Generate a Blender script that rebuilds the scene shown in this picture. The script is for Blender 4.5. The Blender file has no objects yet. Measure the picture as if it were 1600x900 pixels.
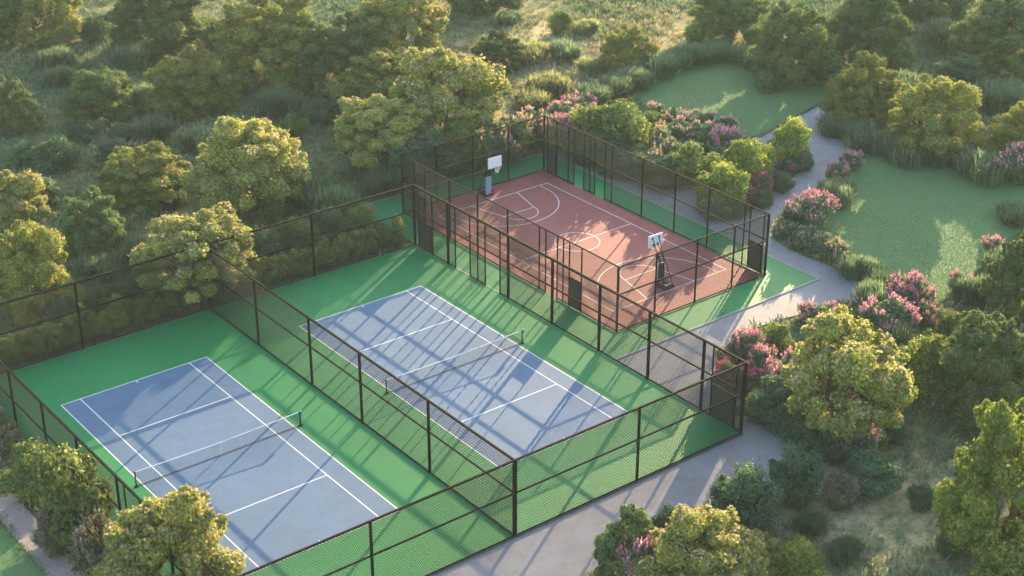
import bpy, math, random
import numpy as np
from mathutils import Vector

# ------------------------------------------------------------------ camera, sky, sun, exposure
scene = bpy.context.scene
col = scene.collection
cam_data = bpy.data.cameras.new('camera')
cam = bpy.data.objects.new('camera', cam_data)
col.objects.link(cam)
cam.location = (-57.2704, -79.8938, 54.9619)
cam.rotation_euler = (math.radians(90 - 26.3708), 0, math.radians(-37.9229))
cam_data.sensor_width = 36.0
cam_data.lens = 2490.97 / 1600 * 36.0
cam_data.clip_start = 1.0
cam_data.clip_end = 2000.0
cam_data.dof.use_dof = True
cam_data.dof.focus_distance = 110.0
cam_data.dof.aperture_fstop = 0.28
scene.camera = cam

SUN_ELEV = math.radians(11.7)
SUN_DIR = Vector((0.861, 0.508, 0)).normalized()          # towards the sun, on the ground
world = bpy.data.worlds.new('World')
scene.world = world
world.use_nodes = True
wn = world.node_tree.nodes
wn.clear()
w_out = wn.new('ShaderNodeOutputWorld')
w_bg = wn.new('ShaderNodeBackground')
w_sky = wn.new('ShaderNodeTexSky')
w_sky.sky_type = 'NISHITA'
w_sky.sun_disc = False
w_sky.sun_elevation = SUN_ELEV
w_sky.sun_rotation = math.atan2(SUN_DIR.x, SUN_DIR.y)
w_sky.dust_density = 1.5
w_bg.inputs['Strength'].default_value = 0.145
world.node_tree.links.new(w_sky.outputs[0], w_bg.inputs[0])
world.node_tree.links.new(w_bg.outputs[0], w_out.inputs[0])

sun_data = bpy.data.lights.new('sun', 'SUN')
sun_data.energy = 5.0
sun_data.angle = math.radians(0.25)
sun_data.color = (1.0, 0.75, 0.43)
sun = bpy.data.objects.new('sun', sun_data)
col.objects.link(sun)
to_sun = Vector((SUN_DIR.x * math.cos(SUN_ELEV), SUN_DIR.y * math.cos(SUN_ELEV), math.sin(SUN_ELEV)))
sun.rotation_euler = to_sun.to_track_quat('Z', 'Y').to_euler()

scene.view_settings.view_transform = 'Standard'
scene.view_settings.look = 'None'
scene.view_settings.exposure = 2.58
scene.view_settings.gamma = 1.0
scene.view_settings.use_curve_mapping = False
scene.cycles.max_bounces = 6
scene.cycles.transparent_max_bounces = 8

HAZE_DENSITY = 0.00012

# ------------------------------------------------------------------ measured layout (metres)
PLANTS = [
    ('tree_pale', 2.98, 33.96, 12.51, 8.91, 'pale yellow-green tree with slender bare stems on the open slope above the hedge'),
    ('tree_olive', 10.25, 58.92, 10.95, 7.18, 'round olive tree standing alone in the upper part of the wood'),
    ('tree_dark', 2.59, 63.49, 9.33, 5.32, 'small loose dark tree beside the round olive tree'),
    ('tree_dark', -6.25, 64.25, 6.43, 6.16, 'dark bushy tree cut by the photo edge near the small loose tree'),
    ('tree_pale', 24.22, 35.53, 14.04, 10.54, 'tall sunlit tree leaning over the fence corner of the red court'),
    ('tree_olive', 26.13, 47.01, 14.11, 7.19, 'grey-green tree behind the tall sunlit tree'),
    ('tree_pale', 17.45, 34.67, 11.84, 7.3, 'broad sunlit tree right behind the back fence corner'),
    ('tree_olive', 22.26, 63.07, 15.75, 10.58, 'large olive tree at the top edge with a dense shaded base'),
    ('tree_pale', 34.81, 56.79, 14.3, 10.17, 'bright tree at the top edge beside the hazy clearing'),
    ('tree_dark', 26.26, 55.52, 12.2, 8.55, 'dark tree filling the gap between the two top edge trees'),
    ('tree_dark', 17.22, 78.98, 13.06, 9.76, 'dark tree at the top edge behind the round olive tree'),
    ('tree_olive', 7.76, 88.42, 10.53, 8.97, 'brownish olive tree in the top corner of the wood'),
    ('tree_dark', 2.32, 90.61, 9.57, 9.76, 'shaded tree cut off by the top corner of the photo'),
    ('tree_olive', -20.15, 25.98, 7.91, 8.48, 'big sunlit olive tree beside the hedge of the back fence'),
    ('tree_pale', -15.93, 40.58, 7.78, 6.56, 'sunlit yellow-green tree behind the big olive tree'),
    ('tree_dark', -11.67, 33.76, 6.68, 6.03, 'dark low tree just behind the big sunlit olive tree'),
    ('tree_olive', -3.25, 41.32, 10.27, 5.39, 'wide bushy tree with a yellow crown below the round olive tree'),
    ('tree_blossom', -8.86, 20.7, 11.37, 7.89, 'tree with pale pink buds growing over the divider fence end'),
    ('bush_dark', -6.47, 52.53, 5.59, 3.55, 'dark blue-green bush behind the wide bushy tree'),
    ('tree_blossom', -28.9, -13.19, 9.48, 8.74, 'pink budded tree overlapping the near corner of the blue court'),
    ('tree_blossom', 13.68, -22.64, 11.3, 9.79, 'large flowering tree by the path corner with pink and cream buds'),
    ('tree_pale', -5.37, -30.25, 8.84, 7.1, 'bright yellow-green tree at the bottom edge beside the front path'),
    ('tree_dark', -6.69, -25.9, 5.31, 5.59, 'dark leafy tree leaning over the front path'),
    ('bush_bright', -0.13, -32.52, 3.61, 3.6, 'bright round bush at the bottom edge beside the yellow-green tree'),
    ('tree_bright', 11.91, -36.9, 9.33, 11.15, 'tall bright blurred tree in the near bottom corner'),
    ('bush_bright', 8.97, -39.98, 5.31, 3.9, 'low bush under the tall bright corner tree'),
    ('bush_dark', 1.45, -26.97, 5.61, 4.91, 'dark blue-green bush at the inner curve of the front path'),
    ('bush_dark', 6.53, -26.16, 3.94, 4.13, 'small dark bush at the tip of the path beside the pale sand'),
    ('bush_dark', 10.78, -27.97, 5.03, 2.79, 'wide dark low bush in the clearing below the flowering tree'),
    ('bush_green', 23.32, -22.24, 5.13, 4.72, 'mid green bush touching the large flowering tree'),
    ('tree_dark', 23.99, -26.02, 8.67, 8.67, 'broad shaded green tree at the photo edge above the bright tree'),
    ('tree_dark', 37.3, -19.87, 6.41, 8.34, 'dark tree cut by the edge below the far lawn'),
    ('tree_olive', 60.42, 15.17, 9.19, 7.82, 'olive tree at the corner of the far lawn and the path'),
    ('tree_olive', 59.45, 6.38, 11.36, 8.16, 'wide olive tree between the two lawns'),
    ('tree_olive', 65.1, 0.13, 7.63, 6.21, 'olive tree cut by the edge behind the second lawn'),
    ('tree_dark', 63.85, 28.01, 11.48, 9.48, 'large dim tree on the far side of the first lawn'),
    ('tree_dark', 75.34, 27.93, 11.06, 10.6, 'dim tall tree behind the olive corner tree'),
    ('tree_dark', 69.51, 42.66, 11.51, 8.11, 'hazy tree at the top edge left of the large dim tree'),
    ('tree_olive', 53.84, 42.48, 7.75, 5.05, 'small round olive tree alone in the hazy clearing'),
    ('tree_dark', 42.69, 50.64, 7.15, 4.48, 'small hazy tree beside the bright clearing path'),
    ('bush_green', 55.7, 56.49, 3.89, 3.02, 'small hazy bush near the top of the clearing'),
    ('tree_dark', 85.98, 18.25, 12.68, 9.87, 'shadowed tree in the far top corner'),
    ('tree_dark', 95.27, 35.29, 13.01, 8.45, 'shadowed tree at the top edge in the haze'),
    ('tree_dark', 54.61, 68.69, 10.29, 8.12, 'hazy thin tree at the top edge of the clearing'),
    ('bush_green', 76.65, 24.14, 4.38, 3.92, 'small hazy bush behind the olive corner tree'),
    ('bush_green', 34.39, 26.76, 6.39, 4.58, 'green bush nearest the far corner gate of the red court'),
    ('bush_green', 36.28, 23.62, 7.93, 6.11, 'tall round green bush beside the red court fence'),
    ('bush_green', 36.54, 14.16, 5.76, 4.57, 'dark green round bush at the bend of the brown path'),
    ('bush_bright', 34.81, 8.61, 5.86, 4.33, 'front bright green bush of the path island'),
    ('bush_bright', 40.77, 11.24, 6.08, 4.88, 'middle bright green bush of the path island'),
    ('bush_bright', 47.06, 12.17, 4.88, 4.69, 'rear bright green bush of the path island'),
    ('flower_pink', 38.09, 1.42, 4.69, 3.04, 'bright pink flowering shrub on the bend of the path'),
    ('flower_pink', 32.73, -13.37, 3.71, 2.75, 'pink flowering shrub at the lower corner of the second lawn'),
    ('flower_pink', 27.92, -15.14, 4.38, 3.05, 'large pink flowering shrub in front of the lawn corner'),
    ('flower_pink', 31.68, -13.5, 3.07, 2.15, 'pink flowering shrub wedged between two others at the lawn corner'),
    ('flower_pink', 31.0, -16.0, 2.51, 2.02, 'small pink shrub behind the large flowering tree'),
    ('flower_red', 13.34, -13.9, 2.9, 2.27, 'crimson flowering shrub pressed against the corner gate'),
    ('flower_pink', 17.16, -11.67, 3.0, 2.32, 'pink topped shrub at the edge of the grey path behind the gate'),
    ('flower_pink', 16.27, -13.91, 2.47, 2.29, 'pink flowering shrub under the flowering tree beside the gate'),
    ('flower_red', 14.18, -15.34, 2.56, 1.71, 'red flowering shrub outside the corner post of the tennis fence'),
    ('flower_red', 13.29, -22.83, 2.73, 2.65, 'magenta flowering shrub under the large flowering tree'),
    ('flower_red', 13.76, -20.15, 2.34, 1.96, 'dark red shrub in the shade of the large flowering tree'),
    ('flower_pink', 50.48, 7.92, 2.61, 1.75, 'small pink shrub at the tip of the second lawn by the path'),
    ('flower_pink', 47.15, 6.65, 2.44, 2.03, 'dusky pink shrub next to the small pink one on the lawn tip'),
    ('flower_red', 45.52, 10.8, 2.47, 1.75, 'purple-red shrub under the rear island bush'),
    ('flower_red', 39.38, 8.62, 2.39, 2.24, 'purple-red shrub between the island bushes'),
    ('flower_red', 37.03, 8.11, 2.36, 1.68, 'pink-red shrub at the foot of the front island bush'),
    ('flower_cream', 33.12, 7.67, 3.47, 1.78, 'dark low shrub edging the island towards the red court'),
    ('flower_pink', 45.06, -11.72, 2.3, 1.82, 'pale pink shrub on the far edge of the second lawn'),
    ('flower_pink', 37.83, -14.17, 2.2, 1.92, 'dusky shrub at the shaded lawn edge'),
    ('flower_cream', 62.34, 6.43, 3.86, 1.94, 'peach flowering shrub at the upper lawn edge'),
    ('flower_cream', 59.52, 3.46, 4.4, 2.21, 'peach flowering shrub under the wide olive tree'),
    ('flower_pink', 60.12, -3.84, 5.47, 3.67, 'faded pink shrub at the lawn edge cut by the photo'),
    ('flower_cream', 35.19, 18.86, 4.45, 2.74, 'peach flowering shrub at the brown path below the tall round bush'),
    ('flower_cream', 38.49, 19.86, 4.52, 3.21, 'peach flowering shrub in the middle of the flower bed'),
    ('flower_blush', 42.23, 22.12, 4.64, 2.64, 'rose flowering shrub on the ridge of the flower bed'),
    ('bush_green', 41.22, 25.05, 4.68, 2.98, 'green shrub right behind the tall round bush'),
    ('flower_blush', 43.33, 19.78, 4.6, 2.75, 'coral flowering shrub above the dark round bush'),
    ('flower_pink', 43.5, 16.97, 4.17, 2.91, 'dark leaved pink shrub at the end of the flower bed'),
    ('flower_blush', 46.04, 23.47, 4.34, 2.16, 'pale pink shrub on the lawn side of the flower bed'),
    ('flower_blush', 44.8, 26.67, 4.38, 2.38, 'pale pink shrub at the lawn corner of the flower bed'),
    ('bush_dark', 35.26, 15.54, 4.85, 2.52, 'green shrub at the outer bend of the brown path'),
    ('bush_dark', 33.32, 18.96, 5.34, 2.54, 'dark shrub at the foot of the tall round bush'),
    ('bush_dark', 33.83, 16.1, 5.27, 2.58, 'grey-green shrub between the brown path and the peach shrubs'),
    ('bush_dark', 33.53, 22.73, 5.44, 2.89, 'dark shrub along the brown path near the far gate'),
    ('bush_dark', 33.4, 24.85, 4.58, 2.6, 'dark shrub closest to the far corner gate'),
    ('flower_blush', 46.78, 20.71, 3.9, 2.02, 'pink shrub touching the lawn above the path island'),
    ('bush_dark', 16.14, 27.66, 5.75, 4.29, 'dark hedge bush behind the red court nearest the tennis corner'),
    ('bush_dark', 19.0, 27.28, 5.81, 4.92, 'dark hedge bush second along the red court back edge'),
    ('bush_green', 21.96, 27.24, 5.87, 4.85, 'dark green hedge bush right behind the white backboard'),
    ('flower_cream', 24.85, 26.93, 5.56, 4.27, 'hedge bush with peach tips right of the white backboard'),
    ('flower_cream', 27.65, 26.71, 5.24, 4.31, 'peach flowering hedge bush next to the far corner of the red court'),
    ('flower_pink', 31.18, 27.6, 4.57, 3.55, 'pink flowering hedge bush at the far fence corner'),
    ('flower_blush', 29.78, 31.83, 5.41, 3.28, 'cream flowering bush behind the peach hedge'),
    ('flower_blush', 32.75, 31.65, 5.46, 2.98, 'cream flowering bush between the hedge and the clearing'),
    ('flower_blush', 36.34, 32.15, 4.75, 2.69, 'pink tipped bush at the start of the clearing'),
    ('flower_pink', 39.63, 34.13, 4.85, 2.41, 'pink tipped bush below the grey tufts of the clearing'),
    ('bush_bright', 25.2, 33.3, 6.12, 3.88, 'yellow-green bush under the tall leaning tree'),
    ('bush_bright', 28.88, 34.67, 5.46, 2.98, 'yellow-green bush where the hedge meets the clearing'),
    ('flower_pink', 15.98, -16.74, 3.72, 3.2, 'pink shrub between the gate shrubs and the large flowering tree'),
    ('bush_dark', 13.51, -18.07, 4.74, 3.05, 'grey-green bush between the corner gate and the flowering tree trunk'),
    ('flower_cream', 15.09, -19.09, 4.75, 3.11, 'cream tipped shrub at the foot of the large flowering tree'),
    ('flower_red', 16.03, -23.15, 3.57, 2.53, 'magenta shrub on the clearing side of the flowering tree'),
    ('bush_dark', 13.68, -24.12, 5.12, 2.54, 'wide blue-green bush below the flowering tree trunk'),
    ('bush_green', 6.35, 21.93, 4.19, 3.61, 'green bush behind the hedge nearest the red court apron'),
    ('bush_dark', 4.67, 24.2, 4.22, 3.11, 'dark bush behind the hedge beside the back fence post'),
    ('bush_green', 1.28, 23.66, 4.42, 3.24, 'green bush behind the hedge under the pale tree'),
    ('bush_dark', -1.76, 23.57, 4.36, 3.26, 'dark bush behind the hedge right of the budded tree'),
    ('bush_dark', -12.66, 23.11, 4.15, 2.98, 'dark bush behind the hedge left of the budded tree'),
    ('bush_green', -15.9, 22.93, 4.08, 2.68, 'green bush behind the left part of the hedge'),
    ('bush_dark', -19.64, 21.95, 3.99, 3.41, 'dark bush under the big sunlit olive tree'),
    ('bush_green', 10.32, 43.87, 4.44, 2.55, 'low green bush on the slope right of the round olive tree'),
    ('tuft', 10.68, 49.95, 3.92, 1.96, 'grey tuft just below the round olive tree'),
    ('bush_dark', -2.06, 50.48, 4.38, 2.52, 'dark bush left of the wide bushy tree'),
    ('tuft', 6.39, 49.02, 4.49, 2.25, 'grey tuft between the round olive tree and the pale tree'),
    ('bush_dark', -11.11, 45.3, 4.12, 2.99, 'dark bush behind the sunlit yellow-green tree'),
    ('bush_dark', 20.15, 43.67, 4.6, 2.62, 'dark bush left of the grey-green tree'),
    ('bush_dark', 17.35, 61.2, 4.92, 2.77, 'dark bush in the shade of the large olive tree'),
    ('bush_dark', 12.83, 86.87, 6.16, 2.99, 'dark bush between the top corner trees'),
    ('bush_green', 22.85, 76.06, 6.09, 3.32, 'green bush at the top edge between two trees'),
    ('tuft_pale', 46.76, 50.22, 4.43, 2.17, 'pale tuft in the middle of the clearing'),
    ('tuft', 50.22, 48.93, 4.09, 2.03, 'grey tuft in the middle of the clearing'),
    ('tuft', 69.14, 18.31, 4.87, 2.74, 'hazy tuft behind the wide olive tree'),
    ('bush_dark', 79.23, 18.1, 5.75, 2.82, 'hazy dark bush in the top right wood'),
    ('tuft', 87.63, 25.53, 6.08, 2.96, 'hazy tuft near the shadowed top tree'),
    ('tuft', 74.25, 9.48, 5.45, 2.7, 'hazy tuft behind the edge olive tree'),
    ('bush_dark', 33.36, 8.86, 2.92, 1.31, 'low dark bush at the court side tip of the path island'),
    ('bush_dark', 34.6, 6.86, 3.19, 1.66, 'low dark bush along the near rim of the path island'),
    ('bush_dark', 37.64, 6.93, 2.64, 1.8, 'low dark bush on the path side of the island'),
    ('bush_dark', 41.84, 8.35, 2.71, 1.89, 'low dark bush halfway along the island rim'),
    ('bush_dark', 46.9, 10.51, 2.6, 2.0, 'low dark bush at the far end of the island rim'),
    ('bush_dark', 30.73, 23.52, 3.73, 2.32, 'low dark bush by the open gate bays of the red court'),
    ('bush_dark', 32.46, 20.6, 4.01, 2.36, 'low dark bush along the brown path below the green bushes'),
    ('bush_dark', 35.79, 15.7, 3.66, 2.28, 'low dark bush at the sharp bend of the brown path'),
    ('bush_dark', 40.89, 15.59, 2.79, 2.32, 'low dark bush between the flower bed and the island'),
    ('flower_cream', 34.86, 1.3, 2.71, 1.63, 'first cream border shrub by the red court corner post'),
    ('flower_cream', 34.52, -1.16, 2.89, 1.89, 'second cream border shrub along the path bend'),
    ('flower_cream', 34.45, -3.44, 2.85, 1.99, 'third cream border shrub along the path bend'),
    ('flower_cream', 34.22, -5.55, 2.71, 1.97, 'fourth cream border shrub along the path bend'),
    ('tuft', 33.78, -7.72, 2.94, 1.89, 'grey-green border tuft where the path bends towards the lawn'),
    ('tuft', 33.1, -10.06, 2.63, 1.76, 'grey-green border tuft beside the lawn corner shrubs'),
    ('tuft', 30.27, -11.72, 3.08, 2.16, 'grey-green border tuft under the large pink shrub'),
    ('tuft', 26.82, -16.78, 3.44, 2.09, 'grey-green tuft below the large pink shrub'),
    ('tuft', 42.95, 3.5, 2.95, 2.16, 'grey-green tuft behind the bright pink shrub'),
    ('tuft', 36.9, 2.35, 2.29, 1.76, 'grey-green tuft on the path side of the bright pink shrub'),
    ('tuft', 45.43, 4.82, 2.1, 1.52, 'small tuft between the pink shrubs on the lawn edge'),
    ('tuft', 56.3, 15.47, 3.94, 1.64, 'grey-green tuft bank at the path below the olive corner tree'),
    ('tuft', 55.88, 11.47, 4.51, 2.26, 'grey-green tuft bank behind the path fork'),
    ('tuft', 56.34, 7.98, 5.07, 2.23, 'grey-green tuft bank at the top of the second lawn'),
    ('tuft', 56.55, 4.77, 5.0, 2.2, 'grey-green tuft bank under the wide olive tree'),
    ('tuft', 58.88, -0.97, 5.52, 2.48, 'grey-green tuft bank along the upper lawn edge'),
    ('tuft', 43.49, -13.52, 3.24, 1.96, 'dim tuft at the right lawn edge'),
    ('tuft', 37.27, -15.82, 3.11, 2.17, 'dim tuft between the lawn and the shaded tree'),
    ('tuft', 52.36, -8.52, 3.45, 1.48, 'dim tuft at the photo edge above the dark tree'),
    ('bush_dark', 11.88, -18.17, 3.52, 2.36, 'dark border bush outside the corner gate'),
    ('bush_dark', 12.04, -20.04, 3.48, 2.34, 'dark border bush second from the corner gate'),
    ('bush_dark', 11.8, -22.36, 3.65, 2.55, 'dark border bush third from the corner gate'),
    ('bush_dark', 11.99, -24.26, 3.38, 2.43, 'dark border bush at the end of the pale path'),
    ('flower_pink', 12.83, -25.39, 3.37, 2.75, 'pink speckled shrub at the far side of the flowering tree'),
    ('flower_cream', 15.49, -11.55, 2.16, 1.8, 'cream shrub seen through the corner fence'),
    ('bush_green', 19.9, -11.99, 2.93, 2.34, 'yellow-green shrub on the path side of the flowering tree'),
    ('flower_pink', 25.25, -11.12, 3.53, 1.87, 'pale pink crown shrub behind the flowering tree top'),
    ('tuft', 42.95, 35.08, 4.11, 2.37, 'grey tuft near the lawn in the clearing'),
    ('tuft', 46.12, 36.26, 4.17, 2.2, 'grey-green tuft bank at the first lawn corner'),
    ('tuft', 49.66, 37.27, 4.24, 2.09, 'grey-green tuft bank along the first lawn'),
    ('tuft', 54.83, 38.47, 5.06, 2.48, 'grey-green tuft bank at the top of the first lawn'),
    ('tuft', 59.47, 38.92, 5.14, 2.16, 'grey-green tuft bank at the far lawn edge'),
    ('tuft', 63.17, 38.26, 4.45, 1.96, 'grey-green tuft bank at the far lawn tip'),
    ('tuft', 64.39, 35.08, 4.41, 2.16, 'grey-green tuft bank below the large dim tree'),
    ('bush_dark', 64.0, 29.98, 5.03, 2.47, 'dark bush under the large dim tree'),
    ('bush_dark', 65.9, 27.19, 4.29, 2.11, 'dark bush at the far corner of the first lawn'),
    ('tuft_pale', 41.57, 41.06, 4.89, 2.41, 'pale sunlit grass tuft in the clearing'),
    ('tuft_pale', 37.53, 38.12, 4.09, 2.03, 'pale grass tuft behind the red court hedge'),
    ('tuft_pale', 58.2, 54.55, 3.12, 1.66, 'small pale tuft in the upper clearing'),
    ('tuft_pale', 49.18, 42.87, 3.25, 1.77, 'pale tuft beside the small round olive tree'),
    ('tuft', 53.54, 62.93, 3.17, 1.54, 'dim tuft at the top of the clearing'),
    ('tuft', 13.68, 29.57, 3.6, 2.31, 'grey-green tuft outside the back fence corner'),
    ('tuft', 15.48, 35.41, 3.73, 2.32, 'grey-green tuft below the broad sunlit tree'),
    ('bush_green', 14.37, 45.99, 3.25, 2.92, 'small pointed bush beside the broad sunlit tree'),
    ('bush_dark', 1.27, 36.53, 4.14, 3.0, 'dark bush at the foot of the pale tree'),
    ('bush_dark', -2.57, 38.64, 3.53, 2.99, 'dark bush between the wide bushy tree and the pale tree'),
    ('tuft', 6.4, 31.64, 5.3, 2.99, 'wide grey tuft right of the pale tree'),
    ('tuft', 6.77, 27.03, 4.03, 3.23, 'grey tuft behind the back fence post'),
    ('bush_green', 2.91, 30.03, 3.45, 2.65, 'green bush just behind the hedge'),
    ('tuft', -9.78, 29.52, 3.27, 2.54, 'tuft in the gap left of the budded tree'),
    ('tuft', -13.02, 29.07, 3.75, 1.95, 'tuft behind the left hedge'),
    ('tuft', 5.18, 79.89, 4.38, 2.5, 'dim tuft below the brownish olive tree'),
    ('tuft', 11.16, 75.23, 4.38, 2.5, 'dim tuft between the upper trees'),
    ('tuft', 6.88, 62.02, 3.41, 2.7, 'dim tuft left of the round olive tree'),
    ('tuft', 4.21, 53.91, 3.9, 2.27, 'dim tuft below the round olive tree'),
    ('tuft', 16.07, 52.51, 4.72, 2.67, 'dim tuft right of the round olive tree'),
    ('bush_dark', 18.62, 48.22, 4.0, 2.65, 'dark bush between the round olive and broad sunlit trees'),
    ('bush_dark', -1.6, 58.44, 3.9, 2.27, 'dark bush under the small loose tree'),
    ('bush_dark', -8.26, 56.32, 4.4, 2.21, 'dark bush under the edge tree'),
    ('bush_dark', 1.54, 55.99, 3.9, 1.63, 'dark small bush below the small loose tree'),
    ('tuft', 3.28, 74.73, 3.55, 2.1, 'pale dim tuft left of the small loose tree'),
    ('bush_green', -29.62, -2.5, 6.02, 6.44, 'tall green bush outside the near fence with yellow tips'),
    ('bush_green', -29.79, 3.21, 5.02, 3.7, 'green bush beside the pink gravel path'),
    ('bush_green', -26.2, -2.22, 4.51, 4.99, 'yellow-green bush pressed against the near side fence'),
    ('flower_dry', -30.21, -6.42, 3.49, 3.95, 'dry brown flowered shrub along the pink gravel path'),
    ('flower_dry', -29.0, 9.16, 3.5, 2.88, 'grey dry shrub at the photo edge by the near fence'),
    ('flower_dry', -31.18, -3.31, 2.77, 2.68, 'dry shrub overhanging the pink gravel path'),
    ('flower_dry', -29.42, -9.31, 3.05, 3.91, 'grey dry shrub under the pink budded tree'),
    ('tuft', 4.52, -31.94, 1.96, 1.35, 'dim tuft in the clearing at the bottom edge'),
    ('bush_dark', 12.2, -31.29, 2.48, 1.62, 'dark bush left of the tall bright tree'),
    ('flower_dry', 8.2, -28.17, 2.48, 2.31, 'sunlit dry shrub between the dark bushes'),
    ('tuft', 4.97, -29.05, 2.01, 1.14, 'blue-grey tuft beside the path bush'),
    ('bush_dark', 16.73, -25.51, 2.2, 1.45, 'dark bush below the flowering tree in the clearing'),
    ('tuft', 9.7, -35.19, 1.98, 1.13, 'dark tuft under the tall bright tree'),
    ('bush_green', 21.58, -20.33, 3.74, 3.01, 'green bush behind the trunk of the flowering tree'),
    ('bush_green', 31.26, -22.66, 3.87, 2.58, 'green bush at the photo edge above the bright tree'),
    ('bush_green', 31.52, -17.94, 2.99, 2.11, 'green bush beside the small pink shrub'),
    ('flower_pink', -7.25, -27.33, 3.41, 3.9, 'pink tipped shrub at the bottom edge of the path'),
    ('tree_blossom', -0.83, -30.48, 3.99, 3.29, 'pale budded treelet beside the bright bottom tree'),
    ('bush_dark', -2.07, -24.39, 3.2, 2.48, 'dark bush behind the bright bottom tree'),
]
PATH_UP = [(32.07, 27.73), (32.69, 25.4), (33.18, 23.4), (32.73, 18.47), (33.15, 16.62), (34.17, 15.46), (36.54, 15.49), (39.51, 16.67), (43.36, 18.1), (47.38, 18.74), (49.32, 18.52), (61.85, 21.55), (66.51, 22.86)]
PATH_RIGHT = [(67.55, 22.05), (60.68, 20.06), (56.32, 17.46), (54.61, 15.25), (55.56, 13.43), (55.72, 11.17), (54.17, 9.67), (50.37, 8.59), (47.15, 7.79), (44.63, 6.73), (40.43, 5.64), (37.92, 4.79), (35.69, 3.63), (33.71, 1.88), (33.25, 0.15), (33.08, -2.83), (33.71, -6.34), (32.82, -8.56), (30.69, -10.28), (29.31, -10.03), (27.05, -9.48), (22.4, -8.64), (18.93, -8.76), (16.17, -9.7), (14.05, -11.6), (12.2, -16.19), (12.4, -18.26), (12.14, -21.93), (11.91, -23.52), (11.42, -24.77), (8.56, -24.69), (5.47, -23.83), (2.37, -23.62), (-3.12, -22.75), (-7.68, -23.99), (-12.56, -25.36)]
ISLAND = [(35.75, 12.92), (33.06, 9.97), (32.96, 8.14), (33.68, 7.24), (35.99, 6.47), (40.25, 8.3), (44.74, 9.68), (49.5, 11.88), (51.9, 14.57), (52.88, 18.13), (48.46, 17.26), (42.6, 15.65), (37.82, 14.5)]
LAWN_A = [(47.68, 35.05), (51.38, 36.7), (56.63, 38.41), (63.01, 38.11), (65.28, 33.56), (65.65, 29.23), (67.52, 24.63), (62.13, 21.81), (49.34, 18.71), (48.49, 21.56), (47.4, 25.78), (46.39, 31.2)]
LAWN_B = [(54.09, 9.53), (56.19, 7.48), (57.65, 4.92), (59.07, 0.24), (60.67, -6.14), (57.31, -9.81), (49.41, -10.37), (40.93, -13.0), (35.72, -14.62), (32.94, -13.81), (35.25, -10.03), (33.96, -7.57), (35.37, -2.61), (36.55, 1.3), (40.61, 3.21), (45.44, 5.73), (50.24, 7.71)]
SIDE_PATH = [(-31.16, 11.83), (-31.3, 7.12), (-30.82, 4.2), (-30.88, 0.15), (-30.62, -6.87), (-30.58, -11.31), (-32.86, -10.94), (-32.63, -5.31), (-32.62, 1.76), (-32.7, 7.76)]


H = 5.3          # fence height
MID = 3.05       # middle rail
rng = np.random.default_rng(11)
random.seed(5)

# ------------------------------------------------------------------ helpers
def tag(o, label=None, cat=None, group=None, kind=None):
    if label: o['label'] = label
    if cat: o['category'] = cat
    if group: o['group'] = group
    if kind: o['kind'] = kind
    return o

def empty(name, loc=(0, 0, 0), rz=0.0):
    o = bpy.data.objects.new(name, None)
    o.empty_display_size = 0.3
    o.location = loc
    o.rotation_euler = (0, 0, rz)
    col.objects.link(o)
    return o

class MB:
    """Collects boxes, bars, tubes and rings; build() links them as one mesh object."""
    def __init__(self):
        self.v = []
        self.f = []
    def add(self, vs, fs):
        n = len(self.v)
        self.v += [tuple(x) for x in vs]
        self.f += [tuple(i + n for i in q) for q in fs]
        return self
    def box(self, x0, x1, y0, y1, z0, z1):
        return self.add([(x0, y0, z0), (x1, y0, z0), (x1, y1, z0), (x0, y1, z0), (x0, y0, z1), (x1, y0, z1), (x1, y1, z1), (x0, y1, z1)],
                        [(3, 2, 1, 0), (4, 5, 6, 7), (0, 1, 5, 4), (1, 2, 6, 5), (2, 3, 7, 6), (3, 0, 4, 7)])
    def tube(self, pts, radii, n=8, caps=True):
        pts = [Vector(p) for p in pts]
        if not hasattr(radii, '__len__'): radii = [radii] * len(pts)
        vs, fs = [], []
        for i, p in enumerate(pts):
            d = (pts[min(i + 1, len(pts) - 1)] - pts[max(i - 1, 0)]).normalized()
            a = d.cross(Vector((0, 0, 1)) if abs(d.z) < 0.9 else Vector((1, 0, 0))).normalized()
            b = d.cross(a)
            for k in range(n):
                t = 2 * math.pi * (k + 0.5) / n
                vs.append(p + radii[i] * (math.cos(t) * a + math.sin(t) * b))
        for i in range(len(pts) - 1):
            for k in range(n):
                fs.append((i * n + k, i * n + (k + 1) % n, (i + 1) * n + (k + 1) % n, (i + 1) * n + k))
        if caps:
            fs.append(tuple(range(n - 1, -1, -1)))
            fs.append(tuple(range((len(pts) - 1) * n, len(pts) * n)))
        return self.add(vs, fs)
    def strip(self, pts, width, z):
        """flat painted line following pts on the ground"""
        P = [Vector((p[0], p[1])) for p in pts]
        L, Rr = [], []
        for i, q in enumerate(P):
            d = (P[min(i + 1, len(P) - 1)] - P[max(i - 1, 0)]).normalized()
            nrm = Vector((-d.y, d.x)) * width / 2
            L.append((q.x + nrm.x, q.y + nrm.y, z)); Rr.append((q.x - nrm.x, q.y - nrm.y, z))
        n = len(P)
        return self.add(L + Rr, [(i, n + i, n + i + 1, i + 1) for i in range(n - 1)])
    def build(self, name, mat, parent=None, smooth=False):
        me = bpy.data.meshes.new(name)
        me.from_pydata(self.v, [], self.f)
        me.update()
        me.materials.append(mat)
        if smooth:
            me.polygons.foreach_set('use_smooth', [True] * len(me.polygons))
        o = bpy.data.objects.new(name, me)
        o.parent = parent
        col.objects.link(o)
        return o

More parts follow.
